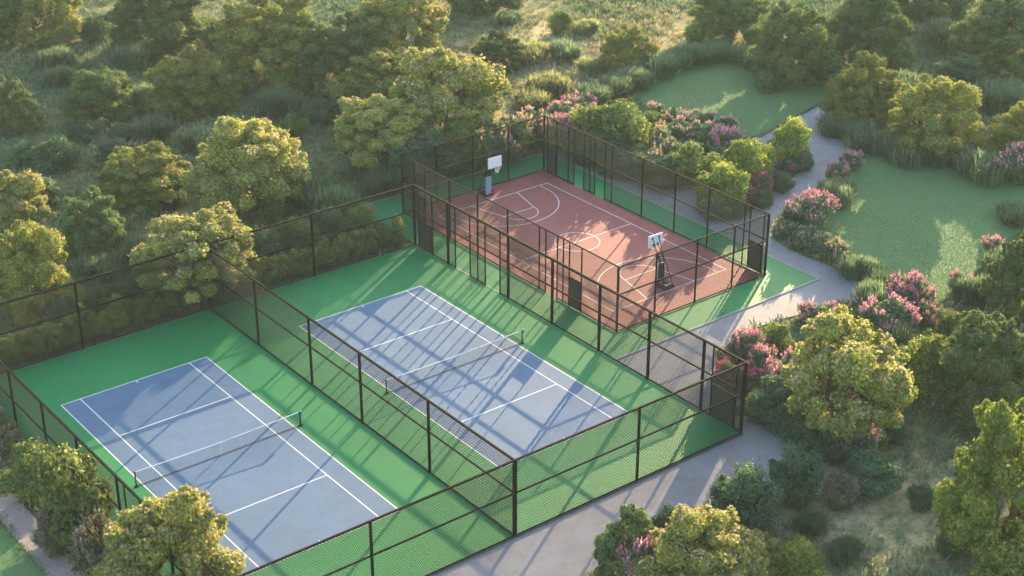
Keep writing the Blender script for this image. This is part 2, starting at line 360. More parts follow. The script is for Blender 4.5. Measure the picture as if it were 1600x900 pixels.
def np_mesh(name, verts, quads, mat, tint=None, tris=False):
    me = bpy.data.meshes.new(name)
    k = 3 if tris else 4
    nf = len(quads)
    me.vertices.add(len(verts))
    me.vertices.foreach_set('co', np.asarray(verts, dtype=np.float32).ravel())
    me.loops.add(nf * k)
    me.loops.foreach_set('vertex_index', np.asarray(quads, dtype=np.int32).ravel())
    me.polygons.add(nf)
    me.polygons.foreach_set('loop_start', np.arange(0, nf * k, k, dtype=np.int32))
    me.polygons.foreach_set('loop_total', np.full(nf, k, dtype=np.int32))
    if tint is not None:
        at = me.attributes.new('tint', 'FLOAT', 'POINT')
        at.data.foreach_set('value', np.asarray(tint, dtype=np.float32))
    me.update(calc_edges=True)
    me.materials.append(mat)
    return me

def mesh_obj(name, me, parent=None, mat=None):
    o = bpy.data.objects.new(name, me)
    o.parent = parent
    col.objects.link(o)
    if mat is not None:
        o.material_slots[0].link = 'OBJECT'
        o.material_slots[0].material = mat
    return o

# ------------------------------------------------------------------ materials
def new_mat(name):
    m = bpy.data.materials.new(name)
    m.use_nodes = True
    nt = m.node_tree
    bsdf = nt.nodes['Principled BSDF']
    return m, nt, bsdf

def noise_node(nt, scale, detail=4, rough=0.55, obj_coords=True):
    tc = nt.nodes.new('ShaderNodeTexCoord')
    n = nt.nodes.new('ShaderNodeTexNoise')
    n.inputs['Scale'].default_value = scale
    n.inputs['Detail'].default_value = detail
    n.inputs['Roughness'].default_value = rough
    nt.links.new(tc.outputs['Object'], n.inputs['Vector'])
    return n

def ramp(nt, src, stops):
    r = nt.nodes.new('ShaderNodeValToRGB')
    els = r.color_ramp.elements
    while len(els) < len(stops): els.new(0.5)
    for e, (p, c) in zip(els, stops):
        e.position = p
        e.color = (c[0], c[1], c[2], 1)
    nt.links.new(src, r.inputs[0])
    return r

def mixc(nt, fac, a, b, mode='MIX'):
    m = nt.nodes.new('ShaderNodeMix')
    m.data_type = 'RGBA'
    m.blend_type = mode
    for s, v in ((0, fac), (6, a), (7, b)):
        if hasattr(v, 'links'): nt.links.new(v, m.inputs[s])
        elif s == 0: m.inputs[0].default_value = v
        else: m.inputs[s].default_value = (v[0], v[1], v[2], 1)
    return m.outputs[2]

def bump(nt, bsdf, src, strength, dist=0.02):
    b = nt.nodes.new('ShaderNodeBump')
    b.inputs['Strength'].default_value = strength
    b.inputs['Distance'].default_value = dist
    nt.links.new(src, b.inputs['Height'])
    nt.links.new(b.outputs[0], bsdf.inputs['Normal'])

def surface_mat(name, c, var=0.16, big=0.12, fine=14.0, rough=0.75, bumpiness=0.25, spec=0.3):
    """a painted or paved ground: base colour with broad stains, fine grain and a grainy relief"""
    m, nt, b = new_mat(name)
    n1 = noise_node(nt, big, 5, 0.6)
    n2 = noise_node(nt, fine, 3, 0.7)
    dark = tuple(x * (1 - var) for x in c)
    lite = tuple(min(1, x * (1 + var)) for x in c)
    r1 = ramp(nt, n1.outputs[0], [(0.3, dark), (0.7, lite)])
    r2 = ramp(nt, n2.outputs[0], [(0.3, (1 - var * .7,) * 3), (0.7, (1 + var * .3,) * 3)])
    n3 = noise_node(nt, 0.9, 6, 0.75)
    r3 = ramp(nt, n3.outputs[0], [(0.36, (1 - var * .9,) * 3), (0.5, (1.0,) * 3), (0.66, (1 + var * .6,) * 3)])
    out = mixc(nt, 1.0, r1.outputs[0], r2.outputs[0], 'MULTIPLY')
    out = mixc(nt, 1.0, out, r3.outputs[0], 'MULTIPLY')
    nt.links.new(out, b.inputs['Base Color'])
    b.inputs['Roughness'].default_value = rough
    b.inputs['Specular IOR Level'].default_value = spec
    bump(nt, b, n2.outputs[0], bumpiness)
    return m

def plain_mat(name, c, rough=0.5, metal=0.0, var=0.12, scale=6.0, spec=0.4):
    m, nt, b = new_mat(name)
    n = noise_node(nt, scale, 4)
    r = ramp(nt, n.outputs[0], [(0.3, tuple(x * (1 - var) for x in c)), (0.7, tuple(min(1, x * (1 + var)) for x in c))])
    nt.links.new(r.outputs[0], b.inputs['Base Color'])
    b.inputs['Roughness'].default_value = rough
    b.inputs['Metallic'].default_value = metal
    b.inputs['Specular IOR Level'].default_value = spec
    return m

def leaf_mat(name, stops, trans=0.45, rough=0.6, hue_var=0.12):
    """thin leaves: each leaf has its own hue (tint), each plant a small shift; light passes through"""
    m = bpy.data.materials.new(name)
    m.use_nodes = True
    nt = m.node_tree
    nt.nodes.clear()
    out = nt.nodes.new('ShaderNodeOutputMaterial')
    at = nt.nodes.new('ShaderNodeAttribute')
    at.attribute_name = 'tint'
    r = ramp(nt, at.outputs['Fac'], stops)
    oi = nt.nodes.new('ShaderNodeObjectInfo')
    hs = nt.nodes.new('ShaderNodeHueSaturation')
    mr = nt.nodes.new('ShaderNodeMapRange')
    mr.inputs[3].default_value = 1 - hue_var * 1.6
    mr.inputs[4].default_value = 1 + hue_var * 1.6
    nt.links.new(oi.outputs['Random'], mr.inputs[0])
    nt.links.new(mr.outputs[0], hs.inputs['Value'])
    nt.links.new(r.outputs[0], hs.inputs['Color'])
    d = nt.nodes.new('ShaderNodeBsdfDiffuse')
    t = nt.nodes.new('ShaderNodeBsdfTranslucent')
    g = nt.nodes.new('ShaderNodeBsdfGlossy')
    g.inputs['Roughness'].default_value = rough
    g.inputs['Color'].default_value = (0.6, 0.6, 0.55, 1)
    mx = nt.nodes.new('ShaderNodeMixShader'); mx.inputs[0].default_value = trans
    mg = nt.nodes.new('ShaderNodeMixShader'); mg.inputs[0].default_value = 0.035
    nt.links.new(hs.outputs[0], d.inputs[0]); nt.links.new(hs.outputs[0], t.inputs[0])
    nt.links.new(d.outputs[0], mx.inputs[1]); nt.links.new(t.outputs[0], mx.inputs[2])
    nt.links.new(mx.outputs[0], mg.inputs[1]); nt.links.new(g.outputs[0], mg.inputs[2])
    nt.links.new(mg.outputs[0], out.inputs[0])
    return m

M = {}
M['green'] = surface_mat('green_acrylic', (0.008, 0.160, 0.047), var=0.10, rough=0.65, bumpiness=0.12, spec=0.18)
M['blue'] = surface_mat('blue_acrylic', (0.072, 0.124, 0.196), var=0.10, rough=0.65, bumpiness=0.12, spec=0.18)
M['red'] = surface_mat('red_acrylic', (0.228, 0.055, 0.056), var=0.14, rough=0.75, bumpiness=0.2)
M['line'] = surface_mat('white_paint', (0.50, 0.50, 0.49), var=0.06, rough=0.6, bumpiness=0.1)
M['path'] = surface_mat('grey_asphalt', (0.200, 0.184, 0.188), var=0.12, big=0.25, fine=9, rough=0.9, bumpiness=0.3)
M['gravel'] = surface_mat('pink_gravel', (0.290, 0.225, 0.205), var=0.16, big=0.4, fine=7, rough=0.95, bumpiness=0.5)
M['kerb'] = surface_mat('pale_concrete', (0.26, 0.245, 0.22), var=0.15, big=0.5, fine=9, rough=0.9)
M['dark_kerb'] = surface_mat('dark_concrete', (0.075, 0.075, 0.07), var=0.15, big=0.5, fine=9, rough=0.9)
M['soil'] = surface_mat('bed_soil', (0.060, 0.045, 0.030), var=0.3, big=0.5, fine=5, rough=1.0, bumpiness=0.8)
M['metal'] = plain_mat('dark_bronze_paint', (0.006, 0.0055, 0.005), rough=0.85, spec=0.04)
M['wire'] = plain_mat('dark_coated_wire', (0.012, 0.011, 0.009), rough=0.7, spec=0.12)
M['door'] = plain_mat('door_panel', (0.026, 0.021, 0.020), rough=0.55)
M['white'] = plain_mat('white_board', (0.60, 0.60, 0.62), rough=0.35, var=0.03)
M['pad'] = plain_mat('blue_grey_pad', (0.20, 0.24, 0.33), rough=0.55, var=0.06)
M['pad_back'] = plain_mat('dark_pad_back', (0.030, 0.033, 0.042), rough=0.6)
M['orange'] = plain_mat('orange_rim', (0.55, 0.20, 0.07), rough=0.45)
M['cord'] = plain_mat('white_cord', (0.70, 0.70, 0.66), rough=0.8, var=0.04)
M['net'] = plain_mat('black_cord', (0.030, 0.033, 0.038), rough=0.85)
M['tape'] = plain_mat('white_tape', (0.56, 0.56, 0.56), rough=0.7, var=0.03)
M['teal'] = plain_mat('teal_plastic', (0.03, 0.30, 0.32), rough=0.4)
M['bark'] = surface_mat('bark', (0.170, 0.140, 0.100), var=0.3, big=1.2, fine=8, rough=0.95, bumpiness=0.8)

def ground_material():
    m, nt, b = new_mat('woodland_floor')
    n1 = noise_node(nt, 0.10, 6, 0.62)
    n2 = noise_node(nt, 0.55, 6, 0.7)
    n3 = noise_node(nt, 3.5, 4, 0.75)
    c1 = ramp(nt, n1.outputs[0], [(0.36, (0.050, 0.080, 0.034)), (0.52, (0.070, 0.088, 0.040)), (0.68, (0.130, 0.115, 0.062))])
    c2 = ramp(nt, n2.outputs[0], [(0.35, (0.050, 0.072, 0.034)), (0.52, (0.082, 0.080, 0.045)), (0.72, (0.190, 0.150, 0.095))])
    c = mixc(nt, 0.5, c1.outputs[0], c2.outputs[0])
    # dry straw of the two open clearings, with their sunlight painted in as paler colour
    geo = nt.nodes.new('ShaderNodeTexCoord')
    for px, py, rad in ((50.0, 50.0, 24.0), (11.0, -31.0, 11.0)):
        vd = nt.nodes.new('ShaderNodeVectorMath'); vd.operation = 'DISTANCE'
        nt.links.new(geo.outputs['Object'], vd.inputs[0]); vd.inputs[1].default_value = (px, py, 0)
        mr = nt.nodes.new('ShaderNodeMapRange')
        mr.inputs[1].default_value = rad * .4; mr.inputs[2].default_value = rad; mr.inputs[3].default_value = 1.0; mr.inputs[4].default_value = 0.0
        nt.links.new(vd.outputs['Value'], mr.inputs[0])
        mm = nt.nodes.new('ShaderNodeMath'); mm.operation = 'MULTIPLY'
        rr = ramp(nt, n2.outputs[0], [(0.35, (0.15,) * 3), (0.6, (0.9,) * 3)])
        nt.links.new(mr.outputs[0], mm.inputs[0]); nt.links.new(rr.outputs[0], mm.inputs[1])
        c = mixc(nt, mm.outputs[0], c, (0.300, 0.255, 0.150))
    c3 = ramp(nt, n3.outputs[0], [(0.3, (0.5, 0.5, 0.5)), (0.7, (1.25, 1.2, 1.1))])
    c = mixc(nt, 1.0, c, (1.35, 1.35, 1.30), 'MULTIPLY')
    nt.links.new(mixc(nt, 1.0, c, c3.outputs[0], 'MULTIPLY'), b.inputs['Base Color'])
    b.inputs['Roughness'].default_value = 1.0
    b.inputs['Specular IOR Level'].default_value = 0.1
    bump(nt, b, n3.outputs[0], 0.9, 0.12)
    return m
M['ground'] = ground_material()

def lawn_material():
    m, nt, b = new_mat('mown_grass')
    n1 = noise_node(nt, 0.18, 5, 0.6)
    n3 = noise_node(nt, 5.0, 4, 0.8)
    c1 = ramp(nt, n1.outputs[0], [(0.3, (0.088, 0.165, 0.066)), (0.7, (0.118, 0.188, 0.076))])
    c3 = ramp(nt, n3.outputs[0], [(0.3, (0.86, 0.86, 0.86)), (0.7, (1.1, 1.1, 1.05))])
    nt.links.new(mixc(nt, 1.0, c1.outputs[0], c3.outputs[0], 'MULTIPLY'), b.inputs['Base Color'])
    b.inputs['Roughness'].default_value = 1.0
    b.inputs['Specular IOR Level'].default_value = 0.15
    bump(nt, b, n3.outputs[0], 0.8, 0.05)
    return m
M['lawn'] = lawn_material()

LEAF = {
    'pale': leaf_mat('leaf_pale', [(0.0, (0.108, 0.142, 0.029)), (0.5, (0.236, 0.263, 0.044)), (0.86, (0.350, 0.345, 0.058)), (1.0, (0.456, 0.345, 0.169))]),
    'olive': leaf_mat('leaf_olive', [(0.0, (0.088, 0.113, 0.023)), (0.5, (0.179, 0.195, 0.034)), (0.9, (0.281, 0.271, 0.047)), (1.0, (0.314, 0.217, 0.078))]),
    'dark': leaf_mat('leaf_dark', [(0.0, (0.043, 0.081, 0.029)), (0.5, (0.084, 0.138, 0.036)), (1.0, (0.176, 0.204, 0.044))]),
    'blue': leaf_mat('leaf_blue', [(0.0, (0.038, 0.078, 0.042)), (0.6, (0.070, 0.133, 0.060)), (1.0, (0.124, 0.195, 0.065))]),
    'bright': leaf_mat('leaf_bright', [(0.0, (0.075, 0.120, 0.018)), (0.5, (0.177, 0.226, 0.030)), (1.0, (0.300, 0.310, 0.043))]),
    'green': leaf_mat('leaf_green', [(0.0, (0.050, 0.090, 0.023)), (0.5, (0.103, 0.153, 0.034)), (1.0, (0.249, 0.265, 0.047))]),
    'grey': leaf_mat('leaf_grey', [(0.0, (0.067, 0.112, 0.057)), (0.6, (0.116, 0.172, 0.086)), (1.0, (0.204, 0.250, 0.117))]),
    'straw': leaf_mat('leaf_straw', [(0.0, (0.116, 0.164, 0.058)), (0.6, (0.262, 0.273, 0.104)), (1.0, (0.467, 0.421, 0.195))]),
    'dry': leaf_mat('leaf_dry', [(0.0, (0.073, 0.081, 0.044)), (0.5, (0.161, 0.141, 0.072)), (1.0, (0.292, 0.234, 0.137))]),
    'hedge': leaf_mat('leaf_hedge', [(0.0, (0.095, 0.140, 0.040)), (0.5, (0.210, 0.240, 0.058)), (1.0, (0.400, 0.380, 0.085))]),
    'pink': leaf_mat('petal_pink', [(0.0, (0.370, 0.110, 0.175)), (0.5, (0.480, 0.205, 0.260)), (1.0, (0.560, 0.350, 0.360))], trans=0.4),
    'red': leaf_mat('petal_red', [(0.0, (0.280, 0.038, 0.085)), (0.5, (0.480, 0.085, 0.150)), (1.0, (0.580, 0.200, 0.240))], trans=0.4),
    'cream': leaf_mat('petal_cream', [(0.0, (0.260, 0.205, 0.115)), (0.5, (0.370, 0.285, 0.175)), (1.0, (0.430, 0.275, 0.200))], trans=0.4),
    'blush': leaf_mat('petal_blush', [(0.0, (0.380, 0.210, 0.200)), (0.5, (0.480, 0.300, 0.260)), (1.0, (0.520, 0.380, 0.310))], trans=0.4),
    'seed': leaf_mat('petal_seed', [(0.0, (0.130, 0.110, 0.100)), (0.6, (0.200, 0.170, 0.155)), (1.0, (0.260, 0.205, 0.190))], trans=0.3),
    'bud': leaf_mat('petal_bud', [(0.0, (0.330, 0.210, 0.180)), (0.6, (0.470, 0.330, 0.270)), (1.0, (0.520, 0.280, 0.260))], trans=0.4),
}

# ------------------------------------------------------------------ ground, lawns, paths
def in_poly(px, py, poly):
    inside = np.zeros(px.shape, bool)
    n = len(poly)
    for i in range(n):
        x0, y0 = poly[i]; x1, y1 = poly[(i + 1) % n]
        if y0 == y1: continue
        c = ((y0 > py) != (y1 > py)) & (px < (x1 - x0) * (py - y0) / (y1 - y0) + x0)
        inside ^= c
    return inside

def smooth_poly(poly, it=2):
    for _ in range(it):
        q = []
        for i in range(len(poly)):
            a, b = poly[i], poly[(i + 1) % len(poly)]
            q += [(a[0] * .75 + b[0] * .25, a[1] * .75 + b[1] * .25), (a[0] * .25 + b[0] * .75, a[1] * .25 + b[1] * .75)]
        poly = q
    return poly

def smooth_line(line, it=2):
    for _ in range(it):
        q = [line[0]]
        for a, b in zip(line[:-1], line[1:]):
            q += [(a[0] * .75 + b[0] * .25, a[1] * .75 + b[1] * .25), (a[0] * .25 + b[0] * .75, a[1] * .25 + b[1] * .75)]
        line = q + [line[-1]]
    return line

def sheet(name, poly, z0, z1, mat, parent=None):
    """flat sheet with a skirt, so that it has a real edge"""
    n = len(poly)
    area = sum(poly[i][0] * poly[(i + 1) % n][1] - poly[(i + 1) % n][0] * poly[i][1] for i in range(n))
    if area < 0: poly = poly[::-1]
    mb = MB()
    mb.add([(x, y, z1) for x, y in poly] + [(x, y, z0) for x, y in poly],
           [tuple(range(n))] + [(i, n + i, n + (i + 1) % n, (i + 1) % n) for i in range(n)])
    return tag(mb.build(name, mat, parent), kind='structure' if parent is None else None)

G0 = -0.12
mb = MB()
mb.add([(-260, -300, G0), (380, -300, G0), (380, 380, G0), (-260, 380, G0)], [(0, 1, 2, 3)])
tag(mb.build('ground', M['ground']), kind='structure')

PATH = [(-60, -18.62), (9.62, -18.62), (9.62, -5.92), (30.86, -5.92), (30.86, 28.2)] + smooth_line(PATH_UP) + smooth_line(PATH_RIGHT) + [(-16, -26.5), (-60, -27)]
sheet('path', PATH, -0.2, -0.055, M['path'])
ISLAND_S = smooth_poly(ISLAND)
sheet('planting_bed', ISLAND_S, -0.1, 0.015, M['soil'])
LAWN_A_S = smooth_poly(LAWN_A, 1)
LAWN_B_S = smooth_poly(LAWN_B, 2)
sheet('lawn', LAWN_A, -0.2, -0.035, M['lawn'])
sheet('lawn', LAWN_B_S, -0.2, -0.040, M['lawn'])
SIDE_LAWN = [(-32.75, 12), (-32.66, -11), (-33, -18), (-45, -18), (-45, 12)]
sheet('lawn', SIDE_LAWN, -0.2, -0.06, M['lawn'])
sheet('gravel_path', smooth_poly(SIDE_PATH, 1), -0.2, -0.045, M['gravel'])
# dark edging between the far lawn and the path
a, b = Vector(LAWN_A[7]), Vector(LAWN_A[8])
d = (b - a).normalized(); nrm = Vector((-d.y, d.x)) * 0.09
mb = MB()
q = [a + nrm, b + nrm, b - nrm, a - nrm]
mb.add([(v.x, v.y, 0.09) for v in q] + [(v.x, v.y, -0.1) for v in q], [(0, 1, 2, 3), (3, 2, 1, 0)[::-1] if False else (4, 7, 6, 5), (0, 4, 5, 1), (1, 5, 6, 2), (2, 6, 7, 3), (3, 7, 4, 0)])
tag(mb.build('lawn_edging', M['dark_kerb']), kind='structure')

# tennis slab and its two blue courts
TX0, TX1, TY0, TY1 = -28.15, 9.52, -18.60, 18.78
MIDX, HW, HL, SS, SV, NX = -9.32, 5.485, 12.2, 4.115, 6.16, 5.907
sheet('tennis_ground', [(TX0, TY0), (TX1, TY0), (TX1, TY1), (TX0, TY1)], -0.2, 0.0, M['green'])
for cx in (0.0, -18.65):
    sheet('tennis_court', [(cx - HW, -HL), (cx + HW, -HL), (cx + HW, HL), (cx - HW, HL)], 0.0005, 0.004, M['blue'])
    LW = 0.085
    ln = MB()
    z = 0.0085
    e = LW / 2
    ln.strip([(cx - HW - e, HL), (cx + HW + e, HL)], LW, z).strip([(cx - HW - e, -HL), (cx + HW + e, -HL)], LW, z)
    for x in (-HW, -SS, SS, HW):
        ln.strip([(cx + x, -HL + e + .001), (cx + x, HL - e - .001)], LW, z)
    for y in (-SV, SV):
        ln.strip([(cx - SS + e + .001, y), (cx + SS - e - .001, y)], LW, z)
    ln.strip([(cx, HL - e - .002), (cx, HL - 0.35)], LW, z).strip([(cx, -HL + e + .002), (cx, -HL + 0.35)], LW, z)
    tag(ln.build('court_lines', M['line']), kind='structure')

# red court slab
BX0, BX1, BY0, BY1 = 9.66, 30.80, -5.88, 28.10
FX0, FX1, FY0, FY1 = 12.45, 27.95, -2.95, 24.80
sheet('basketball_ground', [(BX0, BY0), (BX1, BY0), (BX1, BY1), (BX0, BY1)], -0.2, 0.0, M['green'])
sheet('basketball_court', [(FX0, FY0), (FX1 - .1, FY0), (FX1 - .1, FY1), (FX0, FY1)], 0.0005, 0.004, M['red'])
ln = MB()
z = 0.0085
LW = 0.075
x0, x1, y0, y1 = 14.45, 26.33, -0.26, 22.30
cx, cy = (x0 + x1) / 2, (y0 + y1) / 2
e = LW / 2
ln.strip([(x0 - e, y0), (x1 + e, y0)], LW, z).strip([(x0 - e, y1), (x1 + e, y1)], LW, z)
ln.strip([(x0, y0 + e + .001), (x0, y1 - e - .001)], LW, z).strip([(x1, y0 + e + .001), (x1, y1 - e - .001)], LW, z)
ln.strip([(x0 + e + .001, cy), (x1 - e - .001, cy)], LW, z)
arc = lambda ox, oy, r, a0, a1, n=40: [(ox + r * math.cos(math.radians(a0 + (a1 - a0) * i / n)), oy + r * math.sin(math.radians(a0 + (a1 - a0) * i / n))) for i in range(n + 1)]
ln.strip(arc(cx, cy, 1.85, 0, 360, 56), LW, z + .0015)
for s in (1, -1):
    yb = y1 if s > 0 else y0
    f = lambda pts: [(x, yb + s * (y - 22.30)) for x, y in pts]
    ln.strip(f([(cx - 2.5, 22.25), (cx - 1.65, 18.8)]), LW, z + .0005).strip(f([(cx + 2.5, 22.25), (cx + 1.65, 18.8)]), LW, z + .0005)
    ln.strip(f([(cx - 1.65, 18.8), (cx + 1.65, 18.8)]), LW, z + .001)
    ln.strip(f(arc(cx, 18.8, 1.65, 180, 360, 28)), LW, z + .002)
    ln.strip(f([(cx - 5.05, 22.25)] + [(cx - 5.05, 21.35)] + arc(cx, 21.35, 5.05, 180, 360, 44)[1:-1] + [(cx + 5.05, 21.35), (cx + 5.05, 22.25)]), LW, z + .0025)
tag(ln.build('court_lines', M['line']), kind='structure')

# kerbs: pale along the back of the tennis slab and round the red court, dark under the other fences
def kerb(name, x0, x1, y0, y1, z0, z1, mat):
    return tag(MB().box(x0, x1, y0, y1, z0, z1).build(name, mat), kind='structure')
kerb('kerb', TX0 - .12, TX1 + .02, TY1 + .002, TY1 + .16, -0.2, 0.07, M['kerb'])
kerb('kerb', TX0 - .12, TX1 + .1, TY0 - .13, TY0 - .002, -0.2, 0.03, M['dark_kerb'])
kerb('kerb', TX0 - .12, TX0 - .002, TY0, TY1, -0.2, 0.03, M['dark_kerb'])
kerb('kerb', TX1 + .002, TX1 + .13, TY0, TY1, -0.2, 0.02, M['kerb'])
kerb('kerb', MIDX - .06, MIDX + .06, TY0 + .01, TY1 - .01, 0.001, 0.035, M['dark_kerb'])
kerb('kerb', BX0, BX1 + .18, BY0 - .18, BY0 - .002, -0.2, 0.012, M['kerb'])
kerb('kerb', BX1 + .002, BX1 + .18, BY0, BY1, -0.2, 0.012, M['kerb'])
kerb('kerb', BX0, BX1 + .18, BY1 + .002, BY1 + .15, -0.2, 0.03, M['kerb'])

# ------------------------------------------------------------------ fences
def wire_panel(L0, L1, z0, z1, pitch=0.20, t=0.016):
    """chain-link wires of one bay, local x along the fence; woven diagonals cut at the frame"""
    segs = []
    for sgn in (1, -1):
        c = math.floor((L0 - z1 - 1) / pitch) * pitch
        while c < L1 + z1 + 1:
            # s = c + sgn*z
            za, zb = z0, z1
            lo = (L0 - c) / sgn; hi = (L1 - c) / sgn
            if lo > hi: lo, hi = hi, lo
            za, zb = max(za, lo), min(zb, hi)
            if zb - za > 0.02:
                n = max(1, int((zb - za) / 1.1))
                for i in range(n):
                    a_ = za + (zb - za) * i / n; b_ = za + (zb - za) * (i + 1) / n
                    segs.append((c + sgn * a_, a_, c + sgn * b_, b_, sgn))
            c += pitch
    S = np.array(segs)
    n = len(S)
    h = t / 2
    px = -S[:, 4] * h * .7071            # across the wire, in the plane
    pz = np.full(n, h * .7071)
    V = np.zeros((n, 8, 3))
    for j, (u, w) in enumerate(((1, 1), (1, -1), (-1, -1), (-1, 1))):
        off = h * S[:, 4]
        V[:, j] = np.stack([S[:, 0] + u * px, w * h + off, S[:, 1] + u * pz], 1)
        V[:, 4 + j] = np.stack([S[:, 2] + u * px, w * h + off, S[:, 3] + u * pz], 1)
    base = (np.arange(n) * 8)[:, None]
    Q = np.concatenate([base + np.array([[j, (j + 1) % 4, 4 + (j + 1) % 4, 4 + j]]) for j in range(4)], 0)
    return V.reshape(-1, 3), Q

def fence(name, label, p0, p1, posts, thin=(), mid=True, doors=(), gaps=(), post_w=0.17, rail=0.13, group=None, ends=(True, True)):
    """posts/thin: distances along the fence; doors/gaps: (from, to)"""
    a, b = Vector(p0), Vector(p1)
    L = (b - a).length
    rz = math.atan2(b.y - a.y, b.x - a.x)
    root = empty(name, (a.x, a.y, 0), rz)
    tag(root, label, 'fence', group)
    w = post_w / 2
    for s in posts:
        MB().box(s - w, s + w, -w, w, 0.004, H - rail * .5).build('post', M['metal'], root)
    for s in thin:
        MB().box(s - .04, s + .04, -.04, .04, 0.004, H - rail * .5 - .005).build('post', M['metal'], root)
    MB().box(-w if ends[0] else w, L + w if ends[1] else L - w, -rail * .46, rail * .46, H - rail * .5 + .002, H + rail * .5).build('top_rail', M['metal'], root)
    stops = sorted(set([round(s, 3) for s in list(posts) + list(thin)]))
    lo, hi = stops[0], stops[-1]
    if mid:
        MB().box(lo, hi, -.042, .042, MID - .045, MID + .045).build('middle_rail', M['metal'], root)
    segs = []
    cur = lo
    for g0, g1 in sorted(gaps):
        segs.append((cur, g0)); cur = g1
    segs.append((cur, hi))
    br = MB()
    for s0, s1 in segs: br.box(s0 + .01, s1 - .01, -.035, .035, 0.04, 0.105)
    br.build('bottom_rail', M['metal'], root)
    for s0, s1 in zip(stops[:-1], stops[1:]):
        m_ = (s0 + s1) / 2
        z0 = 0.08
        for g0, g1 in gaps:
            if g0 - .05 < m_ < g1 + .05: z0 = MID
        for d0, d1 in doors:
            if d0 - .05 < m_ < d1 + .05: z0 = 2.42
        V, Q = wire_panel(s0 + .03, s1 - .03, z0, H - rail * .5)
        mesh_obj('chain_link_panel', np_mesh('chain_link_panel', V, Q, M['wire']), root)
    for d0, d1 in doors:
        dr = MB().box(d0 + .05, d1 - .05, -.03, .03, 0.06, 2.36).build('door', M['door'], root)
        fr = MB()
        fr.box(d0 + .046, d1 - .046, -.05, .05, 2.361, 2.44)
        fr.box(d0 + .046, d0 + .11, -.045, .045, 0.05, 2.36).box(d1 - .11, d1 - .046, -.045, .045, 0.05, 2.36)
        fr.build('door_frame', M['metal'], dr)
        MB().box(d1 - .24, d1 - .20, -.075, .075, 1.0, 1.16).build('handle', M['metal'], dr)
    return root

# tennis enclosure. distances measured from the far end where the fence runs along y
fence('tennis_fence', 'long dark fence along the hedge behind both blue courts', (TX0, TY1), (TX1, TY1), [0.0, 8.6, 18.83, 28.05, TX1 - TX0], group='tennis fences', post_w=0.14)
fence('tennis_fence', 'near dark fence in front of both blue courts along the grey path', (TX0, TY0), (TX1, TY0), [0.0, 8.9, 18.9, 28.5, TX1 - TX0], group='tennis fences', post_w=0.13, rail=0.12)
Y = lambda y: TY1 - y
fence('tennis_fence', 'dark fence beside the pink gravel path at the near court end', (TX0, TY1), (TX0, TY0), [Y(9.64), Y(4.49), Y(-0.55), Y(-5.99), Y(-12.4), Y(14.3)],
      thin=[Y(-6.94), Y(-8.93), Y(-10.14), 0.12, Y(TY0) - .12], group='tennis fences', post_w=0.13, ends=(False, False))
fence('tennis_fence', 'dark divider fence between the two blue tennis courts', (MIDX, TY1), (MIDX, TY0), [Y(11.43), Y(4.09), Y(-2.21), Y(-9.95)], thin=[0.12, Y(TY0) - .12], group='tennis fences', post_w=0.14, ends=(False, False))
fence('tennis_fence', 'dark fence with gates between the blue court and the red court', (TX1, TY1), (TX1, TY0),
      [Y(14.11), Y(6.3), Y(1.02), Y(-4.29), Y(-9.5), Y(-14.79)],
      thin=[0.12, Y(18.18), Y(16.24), Y(13.12), Y(11.17), Y(10.17), Y(9.2), Y(7.32), Y(-15.68), Y(-17.9), Y(TY0) - .12],
      doors=[(Y(18.18), Y(16.24)), (Y(-15.68), Y(-17.9))], gaps=[(Y(13.12), Y(11.17)), (Y(9.2), Y(7.32))], group='tennis fences', post_w=0.16, ends=(False, False))
# red court enclosure
fence('basketball_fence', 'tall dark fence behind the white backboard of the red court', (FX0, FY1), (FX1, FY1), [0.0, 3.55, 7.5, 11.45, FX1 - FX0], group='red court fences', post_w=0.10, rail=0.085)
fence('basketball_fence', 'tall dark fence at the near end of the red court', (FX0, FY0), (FX1, FY0), [0.0, 3.7, 7.85, 11.78, FX1 - FX0], group='red court fences', post_w=0.10, rail=0.085)
Y2 = lambda y: FY1 - y
fence('basketball_fence', 'tall dark fence of the red court facing the blue court', (FX0, FY1), (FX0, FY0),
      [Y2(17.9), Y2(14.07), Y2(10.15)], thin=[0.09, Y2(22.9), Y2(21.4), Y2(6.18), Y2(5.4), Y2(4.0), Y2(3.3), Y2(2.58), Y2(1.17), Y2(FY0) - .09],
      doors=[(Y2(2.58), Y2(1.17)), (Y2(22.9), Y2(21.4))], gaps=[(Y2(5.4), Y2(4.0))], group='red court fences', post_w=0.10, rail=0.085, ends=(False, False))
fence('basketball_fence', 'tall dark fence of the red court along the brown path', (FX1, FY1), (FX1, FY0),
      [Y2(21.32), Y2(11.58), Y2(7.55), Y2(3.63)], thin=[0.09, Y2(24.26), Y2(22.94), Y2(20.52), Y2(19.15), Y2(18.35), Y2(17.7), Y2(16.35), Y2(15.44), Y2(-.39), Y2(-1.0), Y2(-2.49), Y2(FY0) - .09],
      doors=[(Y2(24.26), Y2(22.94)), (Y2(-1.0), Y2(-2.49))], gaps=[(Y2(20.52), Y2(19.15)), (Y2(17.7), Y2(16.35))], group='red court fences', post_w=0.10, rail=0.085, ends=(False, False))

